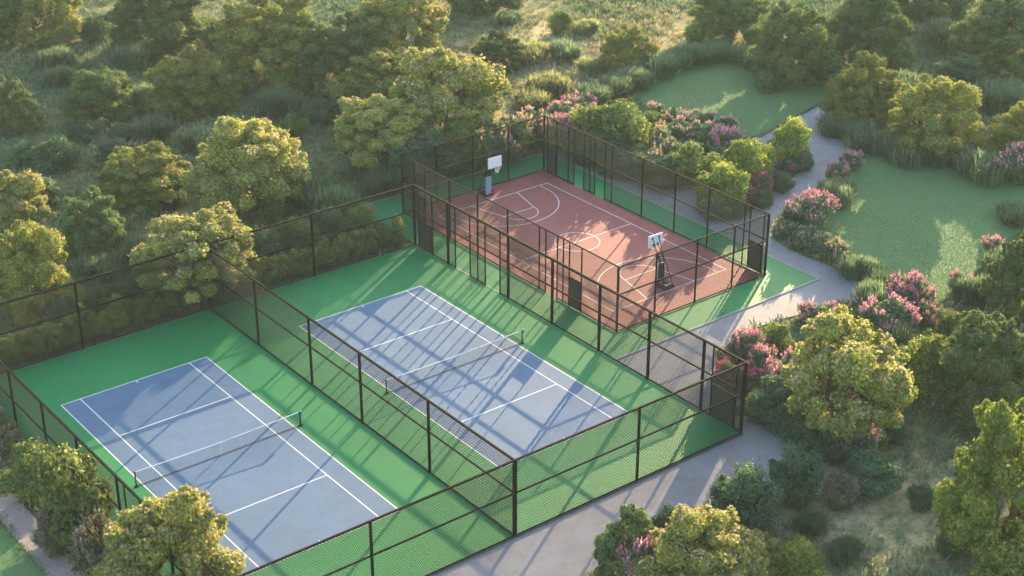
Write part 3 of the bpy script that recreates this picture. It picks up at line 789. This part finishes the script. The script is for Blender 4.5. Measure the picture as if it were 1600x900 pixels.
# ------------------------------------------------------------------ tennis nets
def tennis_net(cx, label):
    root = empty('tennis_net', (cx, 0, 0.004))
    tag(root, label, 'tennis net', 'tennis nets')
    top = lambda x: 0.93 + 0.13 * (abs(x) / NX) ** 1.3
    for s in (-1, 1):
        po = MB().tube([(s * NX, 0, 0), (s * NX, 0, 1.09)], 0.045, 10).build('net_post', M['metal'], root)
        MB().box(s * NX - .12, s * NX + .12, -.1, .1, 0.0, 0.03).build('base_plate', M['metal'], po)
    wd = MB().box(NX + .02, NX + .13, -.09, .09, .78, 1.10)
    wd.tube([(NX + .09, -.09, .9), (NX + .09, -.17, .9), (NX + .09, -.17, .78)], .015, 6)
    wd.build('winder', M['teal'], root)
    n = 60
    xs = [-NX + .05 + (2 * NX - .1) * i / n for i in range(n + 1)]
    tp = MB()
    vs = []
    for x in xs: vs += [(x, -.018, top(x) - .032), (x, -.018, top(x) + .018), (x, .018, top(x) + .018), (x, .018, top(x) - .032)]
    tp.add(vs, [(i * 4 + j, (i + 1) * 4 + j, (i + 1) * 4 + (j + 1) % 4, i * 4 + (j + 1) % 4) for i in range(n) for j in range(4)] + [(0, 1, 2, 3), (n * 4 + 3, n * 4 + 2, n * 4 + 1, n * 4)])
    tp.build('net_band', M['tape'], root)
    MB().box(-.03, .03, -.03, .03, 0.01, .90).build('centre_strap', M['tape'], root)
    nt_ = MB()
    k = int(2 * NX / .13)
    for i in range(k + 1):
        x = -NX + .06 + (2 * NX - .12) * i / k
        nt_.box(x - .003, x + .003, -.003, .003, .03, top(x) - .04)
    for j in range(7):
        z_ = .07 + .125 * j
        nt_.box(-NX + .05, NX - .05, -.0025, .0025, z_ - .003, z_ + .003)
    nt_.box(-NX + .05, NX - .05, -.012, .012, .015, .045)
    tag(nt_.build('net_mesh', M['net'], root), kind='stuff')
tennis_net(0.0, 'tennis net across the blue court nearer the red court')
tennis_net(-18.65, 'tennis net across the blue court by the gravel path')

# ------------------------------------------------------------------ basketball stands
def hoop_stand(x, y, rz, label, over):
    root = empty('basketball_stand', (x, y, 0.004), rz)          # local -y looks onto the court
    tag(root, label, 'basketball hoop', 'basketball stands')
    t = .035
    base = MB()
    for s in (-1, 1):
        base.tube([(s * .5, -.02, .05), (s * .5, 1.05, .05)], t, 6)
        base.tube([(s * .5, -.02, .05), (s * .5, .0, .40)], t, 6)
        base.tube([(s * .5, .0, .40), (s * .45, 1.05, .08)], t * .8, 6)
    for yy in (0.0, .5, 1.05): base.tube([(-.5, yy, .05), (.5, yy, .05)], t, 6)
    base.tube([(-.5, .0, .40), (.5, .0, .40)], t, 6).tube([(-.48, 0, .06), (.48, 1.0, .06)], t * .7, 6).tube([(.48, 0, .06), (-.48, 1.0, .06)], t * .7, 6)
    base.build('base_frame', M['metal'], root)
    for sx in (-.5, .5):
        for sy in (.06, .98):
            MB().tube([(sx - .04, sy, .05), (sx + .04, sy, .05)], .07, 10).build('wheel', M['metal'], root)
    MB().box(-.34, .34, .72, 1.0, .09, .30).build('ballast', M['pad_back'], root)
    for s in (-1, 1):
        MB().tube([(s * .24, .08, .05), (s * .24, .08, 1.9), (s * .22, -.05, 2.45)], .045, 8).build('upright', M['metal'], root)
        MB().tube([(s * .44, 1.0, .08), (s * .24, .10, 2.25)], .032, 6).build('rear_strut', M['metal'], root)
        yb = -over
        MB().tube([(s * .22, -.05, 2.45), (s * .34, yb + .04, 3.72)], .032, 6).build('arm', M['metal'], root)
        MB().tube([(s * .23, .02, 2.1), (s * .22, yb + .04, 3.16)], .032, 6).build('arm', M['metal'], root)
        MB().tube([(s * .34, yb + .034, 3.72), (s * .34, yb + .075, 3.72)], .085, 12).build('mount', M['metal'], root)
        MB().tube([(s * .22, yb + .034, 3.16), (s * .22, yb + .075, 3.16)], .085, 12).build('mount', M['metal'], root)
    br = MB()
    for z_ in (1.95, 2.4): br.tube([(-.24, .02, z_), (.24, .02, z_)], .03, 6)
    br.tube([(-.24, .08, 1.95), (.23, -.04, 2.4)], .02, 6)
    br.build('cross_brace', M['metal'], root)
    pd = MB().box(-.29, .29, -.06, .03, .22, 1.82).build('pad', M['pad'], root)
    MB().box(-.285, .285, .031, .05, .23, 1.81).build('pad_back', M['pad_back'], pd)
    bd = MB().box(-.72, .72, -over - .03, -over + .03, 3.0, 3.98).build('backboard', M['white'], root)
    fr = MB()
    yb = -over - .032
    for (a_, b_, c_, d_) in ((-.24, .24, 3.52, 3.55), (-.24, .24, 3.18, 3.21), (-.24, -.21, 3.21, 3.52), (.21, .24, 3.21, 3.52)):
        fr.box(a_, b_, yb - .004, yb + .001, c_, d_)
    fr.build('target_square', plain_mat('grey_line', (0.5, 0.5, 0.52)), bd)
    ring = [(.225 * math.cos(i * math.pi / 12), -over - .33 + .225 * math.sin(i * math.pi / 12), 3.09) for i in range(25)]
    rm = MB().tube(ring, .014, 6, caps=False)
    rm.tube([(-.06, -over - .03, 3.09), (-.06, -over - .12, 3.09)], .014, 6).tube([(.06, -over - .03, 3.09), (.06, -over - .12, 3.09)], .014, 6)
    rim = rm.build('rim', M['orange'], root)
    nn = MB()
    for i in range(12):
        a0 = i * math.pi / 6
        for tw in (-1, 1):
            pts = []
            for j in range(4):
                r_ = (.215, .165, .13, .125)[j]
                a_ = a0 + tw * j * math.pi / 12
                pts.append((r_ * math.cos(a_), -over - .33 + r_ * math.sin(a_), 3.08 - .14 * j))
            nn.tube(pts, .008, 4)
    nn.build('hoop_net', M['cord'], rim)
hoop_stand(20.38, 23.15, 0.0, 'basketball hoop with white board at the shaded far end of the red court', 0.95)
hoop_stand(20.40, 1.0, math.pi, 'basketball hoop seen from behind at the sunlit near end of the red court', 0.75)

# ------------------------------------------------------------------ foliage prototypes
def leaves(centres, radii, n, length, width, seed, shell=0.72, up=0.25, flat=1.15):
    """n folded leaves on the outer part of the given clumps"""
    g = np.random.default_rng(seed)
    C = np.asarray(centres, float); Rr = np.asarray(radii, float)
    pr = Rr ** 2; pr /= pr.sum()
    idx = g.choice(len(C), n, p=pr)
    d = g.normal(size=(n, 3)); d /= np.linalg.norm(d, axis=1)[:, None]
    lump = 1 + 0.18 * np.sin(d[:, 0] * 5 + idx) * np.cos(d[:, 1] * 4 + idx * 2.1)
    rr = Rr[idx] * lump * (shell + (1 - shell) * g.random(n) ** 0.6) * (1 + 0.15 * g.normal(size=n).clip(-1, 2.4))
    P = C[idx] + d * rr[:, None] * np.array([1, 1, 0.88])
    nrm = d * flat + g.normal(size=(n, 3)) * 0.55 + np.array([0, 0, up])
    nrm /= np.linalg.norm(nrm, axis=1)[:, None]
    t = np.cross(nrm, g.normal(size=(n, 3))); t /= np.linalg.norm(t, axis=1)[:, None]
    s = np.cross(nrm, t)
    ln_ = length * (0.7 + 0.6 * g.random(n))[:, None]; wd = width * (0.7 + 0.6 * g.random(n))[:, None]
    V = np.stack([P - t * ln_ * .5, P + s * wd * .5 - nrm * wd * .12, P + t * ln_ * .5, P - s * wd * .5 - nrm * wd * .12], 1)
    clump_t = g.normal(size=len(C)) * 0.13
    tint = np.clip(0.45 + clump_t[idx] + g.normal(size=n) * 0.27, 0, 1)
    return V.reshape(-1, 3), np.repeat(tint, 4), P, d, idx

def quad_mesh(name, V, tint, mat):
    n = len(V) // 4
    return np_mesh(name, V, np.arange(n * 4).reshape(-1, 4), mat, tint)

def branch_path(a, b, g, wob=0.12, n=5):
    a, b = np.array(a, float), np.array(b, float)
    L = np.linalg.norm(b - a)
    pts = []
    for i in range(n + 1):
        t = i / n
        p = a + (b - a) * t
        p[2] += 0.12 * L * math.sin(t * math.pi)
        if 0 < i < n: p += g.normal(size=3) * wob * L * .3
        pts.append(tuple(p))
    return pts

def make_tree(seed, W=9.0, Ht=8.0, n_clumps=70, n_leaves=58000, low=0.10, leaf=(0.20, 0.115), stems=3):
    g = np.random.default_rng(seed)
    C, R_ = [], []
    lobes = [(g.uniform(0, 2 * math.pi), g.uniform(.75, 1.0)) for _ in range(5)]
    for i in range(n_clumps):
        for _try in range(40):
            az = g.uniform(0, 2 * math.pi)
            el = math.asin(g.uniform(-0.25, 1.0))
            lob = 0.72 + 0.28 * max(math.cos(az - l[0]) * l[1] for l in lobes)
            rad = g.uniform(.35, 1.0) ** .5
            r = W / 2 * .80 * lob * rad
            c = np.array([r * math.cos(el) * math.cos(az), r * math.cos(el) * math.sin(az), Ht * (low + .14) + (Ht * (1 - low - .14) * .86) * max(math.sin(el), -.2) * rad * g.uniform(.85, 1.0)])
            cr = W * (.045 + .095 * g.random() ** 1.6)
            if all(np.linalg.norm(c - q) > .86 * (cr + qr) for q, qr in zip(C, R_)): break
        C.append(c); R_.append(cr)
    # small sprays that break the outline
    for i in range(n_clumps * 2):
        j = g.integers(n_clumps)
        dd = C[j] - np.array([0, 0, Ht * .5]); dd /= np.linalg.norm(dd)
        dd = dd + g.normal(size=3) * .45; dd /= np.linalg.norm(dd)
        C.append(C[j] + dd * R_[j] * 1.05); R_.append(R_[j] * g.uniform(.18, .45))
    V, tint, P, d, idx = leaves(C, R_, n_leaves, leaf[0], leaf[1], seed + 1)
    top = (P[:, 2] > Ht * .35) & (d[:, 2] > 0.0) & (g.random(len(P)) < .5)
    tr = MB()
    fork = Ht * .16
    bases = []
    for s in range(stems):
        az = 2 * math.pi * s / stems + g.uniform(-.4, .4)
        bp = (.10 * W / 9 * math.cos(az), .10 * W / 9 * math.sin(az), -.15)
        fp = (.09 * W * math.cos(az), .09 * W * math.sin(az), fork + g.uniform(0, .12) * Ht)
        tr.tube(branch_path(bp, fp, g, .10, 4), [.20 * W / 9 * k for k in (1.1, .9, .78, .70, .62)], 8)
        bases.append(fp)
    order = np.argsort(-np.array(R_[:n_clumps]))[:22]
    for j in order:
        c = C[j]
        k = min(range(stems), key=lambda q: (bases[q][0] - c[0]) ** 2 + (bases[q][1] - c[1]) ** 2)
        tr.tube(branch_path(bases[k], tuple(c), g, .10, 4), [.105 * W / 9 * q for q in (1, .8, .6, .42, .22)], 6)
    crown = quad_mesh('crown', V, tint, LEAF['olive'])
    trunk = tr.build('trunk', M['bark'], smooth=True)
    tme = trunk.data
    bpy.data.objects.remove(trunk)
    # blossoms near the outside of the upper crown
    sel = np.where(top)[0]
    sel = sel[:int(len(sel) * .16)]
    PP = P[sel] + d[sel] * .05
    bv, bt, *_ = leaves(PP, np.full(len(PP), .09), len(PP) * 2, .15, .11, seed + 2, shell=.2)
    return dict(W=W, H=Ht, trunk=tme, crown=crown, blossom=quad_mesh('blossom', bv, bt, LEAF['bud']))

def make_bush(seed, W=3.2, Ht=2.6, n_clumps=16, n_leaves=7500, leaf=(0.155, 0.09), flowers=0, flower_size=.13):
    g = np.random.default_rng(seed)
    C, R_ = [], []
    for i in range(n_clumps):
        az = g.uniform(0, 2 * math.pi); el = math.asin(g.uniform(0.0, 1.0)); q = g.uniform(.5, 1) ** .5
        C.append(np.array([W * .36 * q * math.cos(el) * math.cos(az), W * .36 * q * math.cos(el) * math.sin(az), Ht * .26 + Ht * .54 * q * math.sin(el)]))
        R_.append(W * g.uniform(.11, .18))
    C.append(np.array([0, 0, Ht * .26])); R_.append(W * .30)
    for i in range(n_clumps):
        j = g.integers(n_clumps)
        dd = C[j] - np.array([0, 0, Ht * .2]); dd /= np.linalg.norm(dd); dd = dd + g.normal(size=3) * .4; dd /= np.linalg.norm(dd)
        C.append(C[j] + dd * R_[j] * 1.0); R_.append(R_[j] * g.uniform(.25, .45))
    V, tint, P, d, idx = leaves(C, R_, n_leaves, leaf[0], leaf[1], seed + 1, shell=.6)
    V[:, 2] = np.maximum(V[:, 2], 0.0)
    st = MB()
    for i in range(6):
        c = C[i]
        st.tube(branch_path((g.normal() * .08, g.normal() * .08, -.12), tuple(c), g, .12, 3), [.045 * W / 3, .036 * W / 3, .025 * W / 3, .012 * W / 3], 5)
    so = st.build('stem', M['bark']); sme = so.data; bpy.data.objects.remove(so)
    out = dict(W=W, H=Ht, stem=sme, foliage=quad_mesh('foliage', V, tint, LEAF['green']), blossom=None)
    if flowers:
        cand = np.where((d[:, 2] > -.1) & (P[:, 2] > Ht * .34))[0]
        dist = np.linalg.norm((P - np.array([0, 0, Ht * .3])) / np.array([W / 2, W / 2, Ht * .7]), axis=1)
        cand = cand[np.argsort(-dist[cand])][:flowers * 4]
        cand = g.choice(cand, min(flowers, len(cand)), replace=False)
        # upright flower spikes: petals stacked along a short stalk
        PV, PT = [], []
        for q in cand:
            ax = d[q] * .5 + np.array([0, 0, 1.0]) + g.normal(size=3) * .2; ax /= np.linalg.norm(ax)
            L_ = flower_size * g.uniform(1.4, 2.6)
            ks = g.random(7)
            PP = P[q] + ax * (ks * L_)[:, None]
            v, t_, *_ = leaves(PP, np.full(7, flower_size * .32), 9, flower_size * .85, flower_size * .55, int(seed * 997 + q), shell=.4)
            PV.append(v); PT.append(np.clip(t_ + g.normal() * .15, 0, 1))
        out['blossom'] = quad_mesh('blossom', np.concatenate(PV), np.concatenate(PT), LEAF['pink'])
    return out

def make_tuft(seed, W=3.0, Ht=1.6, n=2600, wid=.05):
    """fountain of narrow blades from several crowns"""
    g = np.random.default_rng(seed)
    k = 9
    cx_ = g.normal(size=(k, 2)) * W * .17
    idx = g.integers(0, k, n)
    az = g.uniform(0, 2 * math.pi, n)
    lean = g.random(n) ** .8 * .9
    L_ = Ht * g.uniform(.55, 1.05, n)
    dirh = np.stack([np.cos(az), np.sin(az)], 1)
    base = np.concatenate([cx_[idx] + g.normal(size=(n, 2)) * .09 * W, np.zeros((n, 1))], 1)
    midp = base + np.concatenate([dirh * (lean * L_ * .35)[:, None], (L_ * .62)[:, None]], 1)
    tip = base + np.concatenate([dirh * (lean * L_ * .85)[:, None], (L_ * (1 - .32 * lean))[:, None]], 1)
    side = np.stack([-np.sin(az), np.cos(az), np.zeros(n)], 1) * wid
    V = np.stack([base - side * .5, midp + side, tip, midp - side], 1).reshape(-1, 3)
    tint = np.clip(.45 + g.normal(size=n) * .25, 0, 1)
    st = MB()
    for c in cx_[:5]: st.tube([(c[0], c[1], -.12), (c[0], c[1], .1), (c[0] * 1.1, c[1] * 1.1, .3)], [.07, .06, .02], 5)
    so = st.build('stem', M['bark']); sme = so.data; bpy.data.objects.remove(so)
    return dict(W=W, H=Ht, stem=sme, foliage=quad_mesh('foliage', V, np.repeat(tint, 4), LEAF['grey']), blossom=None)

OPEN_TREES = [make_tree(505, W=9.2, Ht=8.0, n_clumps=60, n_leaves=54000, low=0.22, stems=5), make_tree(606, W=8.8, Ht=8.4, n_clumps=56, n_leaves=54000, low=0.25, stems=4), make_tree(707, W=9.0, Ht=7.8, n_clumps=64, n_leaves=54000, low=0.20, stems=3)]
TREES = [make_tree(101), make_tree(202, W=8.6, Ht=8.2, n_clumps=64, stems=4), make_tree(303, W=9.4, Ht=7.6, n_clumps=76, stems=2), make_tree(404, W=8.0, Ht=8.6, n_clumps=62, stems=3)]
BUSHES = [make_bush(11), make_bush(12, n_clumps=20), make_bush(13, n_clumps=13)]
FLOWERS = [make_bush(21, W=3.0, Ht=2.0, flowers=200), make_bush(22, W=3.0, Ht=2.0, n_clumps=20, flowers=200)]
FEW = [make_bush(23, W=3.0, Ht=2.0, flowers=95), make_bush(24, W=3.0, Ht=2.0, n_clumps=20, flowers=95)]
TUFTS = [make_tuft(31), make_tuft(32)]
HEDGES = [make_bush(41, W=1.6, Ht=1.9, n_clumps=12, n_leaves=2600, leaf=(.15, .085)), make_bush(42, W=1.6, Ht=1.9, n_clumps=10, n_leaves=2600, leaf=(.15, .085)), make_bush(43, W=1.6, Ht=1.9, n_clumps=14, n_leaves=2600, leaf=(.15, .085))]

KIND = {   # prototype list, leaf, blossom, name, category
    'tree_pale': (OPEN_TREES, 'pale', 'bud', 'tree'), 'tree_olive': (TREES, 'olive', None, 'tree'), 'tree_dark': (TREES, 'dark', None, 'tree'),
    'tree_bright': (TREES, 'bright', None, 'tree'), 'tree_blossom': (OPEN_TREES, 'pale', 'bud', 'flowering_tree'),
    'bush_green': (BUSHES, 'green', None, 'bush'), 'bush_dark': (BUSHES, 'blue', None, 'bush'), 'bush_bright': (BUSHES, 'bright', None, 'bush'),
    'flower_pink': (FLOWERS, 'grey', 'pink', 'flowering_shrub'), 'flower_red': (FLOWERS, 'blue', 'red', 'flowering_shrub'),
    'flower_cream': (FEW, 'grey', 'cream', 'flowering_shrub'), 'flower_blush': (FEW, 'blue', 'blush', 'flowering_shrub'), 'flower_dry': (FEW, 'dry', 'seed', 'flowering_shrub'),
    'tuft': (TUFTS, 'grey', None, 'grass_tuft'), 'tuft_pale': (TUFTS, 'straw', None, 'grass_tuft'), 'hedge': (HEDGES, 'hedge', None, 'hedge_shrub'),
}
CATEGORY = {'tree': 'tree', 'flowering_tree': 'tree', 'bush': 'bush', 'flowering_shrub': 'shrub', 'grass_tuft': 'grass tuft', 'hedge_shrub': 'hedge shrub'}
GROUP = {'tree': 'trees around the courts', 'flowering_tree': 'trees around the courts', 'bush': 'leafy bushes', 'flowering_shrub': 'flowering shrubs', 'grass_tuft': 'grass tufts', 'hedge_shrub': 'hedge shrubs behind the back fence'}

def plant(kind, x, y, w, h, label, z=G0 + .02):
    protos, leaf, blos, name = KIND[kind]
    p = protos[random.randrange(len(protos))]
    root = empty(name, (x, y, z), random.uniform(0, 2 * math.pi))
    root.scale = (w / p['W'], w / p['W'], h / p['H'])
    tag(root, label, CATEGORY[name], GROUP[name])
    if 'crown' in p:
        mesh_obj('trunk', p['trunk'], root)
        mesh_obj('crown', p['crown'], root, LEAF[leaf])
        if blos: mesh_obj('blossom', p['blossom'], root, LEAF[blos])
    else:
        st_ = mesh_obj('stem', p['stem'], root)
        if name == 'grass_tuft': st_['kind'] = 'stuff'
        mesh_obj('foliage', p['foliage'], root, LEAF[leaf])
        if blos and p['blossom']: mesh_obj('blossom', p['blossom'], root, LEAF[blos])
    return root

def keep_off(x, y, r):
    """push a planting place off the courts and their aprons"""
    for X0, X1, Y0, Y1 in ((TX0 - .3, TX1 + .3, TY0 - .3, TY1 + .3), (BX0 - .3, BX1 + .3, BY0 - .3, BY1 + .3)):
        if X0 - r < x < X1 + r and Y0 - r < y < Y1 + r:
            dx = min((x - X0 + r, -1), (X1 + r - x, 1)); dy = min((y - Y0 + r, -1), (Y1 + r - y, 1))
            if dx[0] < dy[0]: x = X0 - r if dx[1] < 0 else X1 + r
            else: y = Y0 - r if dy[1] < 0 else Y1 + r
    return x, y

for kind, x, y, w, h, label in PLANTS:
    x, y = keep_off(x, y, 0.3 if kind.startswith('tree') else min(w * .32, 1.1))
    plant(kind, x, y, w, h, label)

# clipped shrubs of the hedge, one by one along the back fence
ORD = ['first', 'second', 'third', 'fourth', 'fifth', 'sixth', 'seventh', 'eighth', 'ninth', 'tenth', 'eleventh', 'twelfth', 'thirteenth', 'fourteenth', 'fifteenth',
       'sixteenth', 'seventeenth', 'eighteenth', 'nineteenth', 'twentieth', 'twenty-first', 'twenty-second', 'twenty-third', 'twenty-fourth', 'twenty-fifth', 'twenty-sixth', 'twenty-seventh', 'twenty-eighth', 'twenty-ninth', 'thirtieth']
for i in range(27):
    plant('hedge', 8.55 - i * 1.36 + random.uniform(-.12, .12), 20.05 + random.uniform(-.15, .15), random.uniform(1.9, 2.4), random.uniform(2.4, 3.3),
          ORD[i] + ' clipped hedge shrub behind the back fence, counted from the red court corner')

# ------------------------------------------------------------------ undergrowth, litter
EXCL = [PATH, LAWN_A, LAWN_B_S, SIDE_LAWN, SIDE_PATH, [(TX0 - .3, TY0 - .3), (TX1 + .3, TY0 - .3), (TX1 + .3, TY1 + .3), (TX0 - .3, TY1 + .3)], [(BX0, BY0), (BX1 + .3, BY0), (BX1 + .3, BY1 + .3), (BX0, BY1 + .3)]]
CAMP = np.array(cam.location)
def scatter(n, seed):
    g = np.random.default_rng(seed)
    x = g.uniform(-40, 120, n); y = g.uniform(-50, 115, n)
    ok = np.ones(n, bool)
    for P in EXCL: ok &= ~in_poly(x, y, P)
    # the wedge of land the place shows
    r = np.hypot(x - CAMP[0], y - CAMP[1]); a = np.arctan2(x - CAMP[0], y - CAMP[1])
    ok &= (np.abs(a - math.radians(37.92)) < math.radians(22)) & (r > 55) & (r < 215)
    return x[ok], y[ok], g
def patchy(x, y):
    return (np.sin(x * .31 + 1.3 * np.sin(y * .17)) + np.sin(y * .27 + 1.7 * np.sin(x * .13 + 2)) + .8 * np.sin((x + y) * .71 + 3 * np.sin(x * .4))) / 2.8

x, y, g = scatter(150000, 71)
v = patchy(x, y)
keep = g.random(len(x)) < np.clip(.52 + v * .7, .08, 1) * (1 - .75 * np.exp(-((x - 11) ** 2 + (y + 31) ** 2) / 45))
x, y = x[keep], y[keep]
nb = 8
N = len(x)
size = (.26 + .62 * g.random(N) ** 2) * (1 + .5 * np.clip(patchy(x + 40, y - 10), 0, 1))
P = np.repeat(np.stack([x, y, np.full(N, G0)], 1), nb, 0) + np.concatenate([g.normal(size=(N * nb, 2)) * .22, np.zeros((N * nb, 1))], 1)
az = g.uniform(0, 2 * math.pi, N * nb); sz = np.repeat(size, nb) * g.uniform(.6, 1.2, N * nb)
lean = g.uniform(.3, 1.1, N * nb)
tipd = np.stack([np.cos(az) * lean, np.sin(az) * lean, np.ones(N * nb)], 1)
tipd /= np.linalg.norm(tipd, axis=1)[:, None]
side = np.stack([-np.sin(az), np.cos(az), np.zeros(N * nb)], 1) * (.045 + .05 * g.random(N * nb))[:, None]
md = P + tipd * (sz * .55)[:, None]
V = np.stack([P, md + side, P + tipd * sz[:, None] * np.array([1, 1, .9]), md - side], 1).reshape(-1, 3)
dry = patchy(x * .6 + 7, y * .6 - 3)
dry = dry + 1.1 * np.exp(-((x - 50) ** 2 + (y - 50) ** 2) / 330) + .7 * np.exp(-((x - 12) ** 2 + (y + 33) ** 2) / 60)  # drier, paler blades in both clearings; the tint also stands in for sunlight
tint = np.repeat(np.clip(.40 + dry * .45 + g.normal(size=N) * .15, 0, 1), nb) + g.normal(size=N * nb) * .08
under_mat = leaf_mat('undergrowth_leaves', [(0.0, (0.068, 0.129, 0.068)), (0.4, (0.112, 0.171, 0.073)), (0.7, (0.195, 0.201, 0.090)), (1.0, (0.378, 0.311, 0.177))], trans=.3)
tag(mesh_obj('undergrowth', quad_mesh('undergrowth', V, np.repeat(np.clip(tint, 0, 1), 4), under_mat)), 'low weedy undergrowth of green and straw blades on the woodland floor', 'undergrowth', kind='stuff')

x, y, g = scatter(9000, 72)
keep = (patchy(x * .6 + 7, y * .6 - 3) > -.05)
x, y = x[keep], y[keep]
N = len(x)
L_ = g.uniform(.3, 1.5, N); az = g.uniform(0, math.pi, N); tl = g.normal(size=N) * .12
d = np.stack([np.cos(az), np.sin(az), tl], 1)
s = np.stack([-np.sin(az), np.cos(az), np.zeros(N)], 1) * .016
u = np.array([0, 0, .022])
c = np.stack([x, y, np.full(N, G0 + .04)], 1)
A, B = c - d * L_[:, None] * .5, c + d * L_[:, None] * .5
A[:, 2] = np.maximum(A[:, 2], G0 + .01); B[:, 2] = np.maximum(B[:, 2], G0 + .01)
V = np.stack([A - s, A + s, A + u, B - s * .4, B + s * .4, B + u * .4], 1).reshape(-1, 3)
b0 = (np.arange(N) * 6)[:, None]
Q = np.concatenate([b0 + np.array([[0, 1, 4, 3]]), b0 + np.array([[1, 2, 5, 4]]), b0 + np.array([[2, 0, 3, 5]])], 0)
tag(mesh_obj('fallen_twigs', np_mesh('fallen_twigs', V, Q, plain_mat('dry_twigs', (0.24, 0.19, 0.13), rough=.95, var=.35, scale=.8))), 'dry fallen twigs and straw scattered on the woodland floor', 'twigs', kind='stuff')

# short uneven grass on the lawns
GV = []
g = np.random.default_rng(91)
for P, n in ((LAWN_A, 60000), (LAWN_B_S, 80000), (SIDE_LAWN, 9000)):
    P_ = np.array(P)
    x = g.uniform(P_[:, 0].min(), P_[:, 0].max(), n); y = g.uniform(P_[:, 1].min(), P_[:, 1].max(), n)
    ok = in_poly(x, y, P)
    # longer blades spill over the edge of the turf
    q_ = np.roll(P_, -1, 0)
    el = np.hypot(*(q_ - P_).T)
    k_ = g.choice(len(P_), 5000, p=el / el.sum()); u_ = g.random(5000)[:, None]
    ed = P_[k_] + (q_[k_] - P_[k_]) * u_ + g.normal(size=(5000, 2)) * .16
    x = np.concatenate([x[ok], ed[:, 0]]); y = np.concatenate([y[ok], ed[:, 1]])
    n = len(x)
    az = g.uniform(0, 2 * math.pi, n); hh = g.uniform(.03, .075, n)
    hh[-5000:] *= 2.6
    b_ = np.stack([x, y, np.full(n, -.05)], 1)
    sd = np.stack([-np.sin(az), np.cos(az), np.zeros(n)], 1) * .028
    tp = b_ + np.stack([np.cos(az) * .06, np.sin(az) * .06, hh], 1)
    md = (b_ + tp) / 2
    GV.append(np.stack([b_ - sd, md + sd, tp, md - sd], 1).reshape(-1, 3))
GV = np.concatenate(GV)
tag(mesh_obj('lawn_grass', quad_mesh('lawn_grass', GV, np.repeat(g.random(len(GV) // 4), 4), leaf_mat('grass_blades', [(0, (0.088, 0.165, 0.064)), (1, (0.136, 0.200, 0.078))], trans=.3))), 'short mown grass of the lawns', 'grass', kind='stuff')

# ------------------------------------------------------------------ haze
if HAZE_DENSITY > 0:
    mb = MB().box(-262, 382, -302, 382, -1.3, 58.0)
    hm = bpy.data.materials.new('haze_air')
    hm.use_nodes = True
    nt = hm.node_tree
    nt.nodes.clear()
    o_ = nt.nodes.new('ShaderNodeOutputMaterial')
    pv = nt.nodes.new('ShaderNodeVolumePrincipled')
    pv.inputs['Color'].default_value = (0.72, 0.90, 0.88, 1)
    pv.inputs['Density'].default_value = HAZE_DENSITY
    pv.inputs['Anisotropy'].default_value = 0.0
    nt.links.new(pv.outputs[0], o_.inputs['Volume'])
    tag(mb.build('haze', hm), 'pale even haze in the air over the wood', 'haze', kind='stuff')
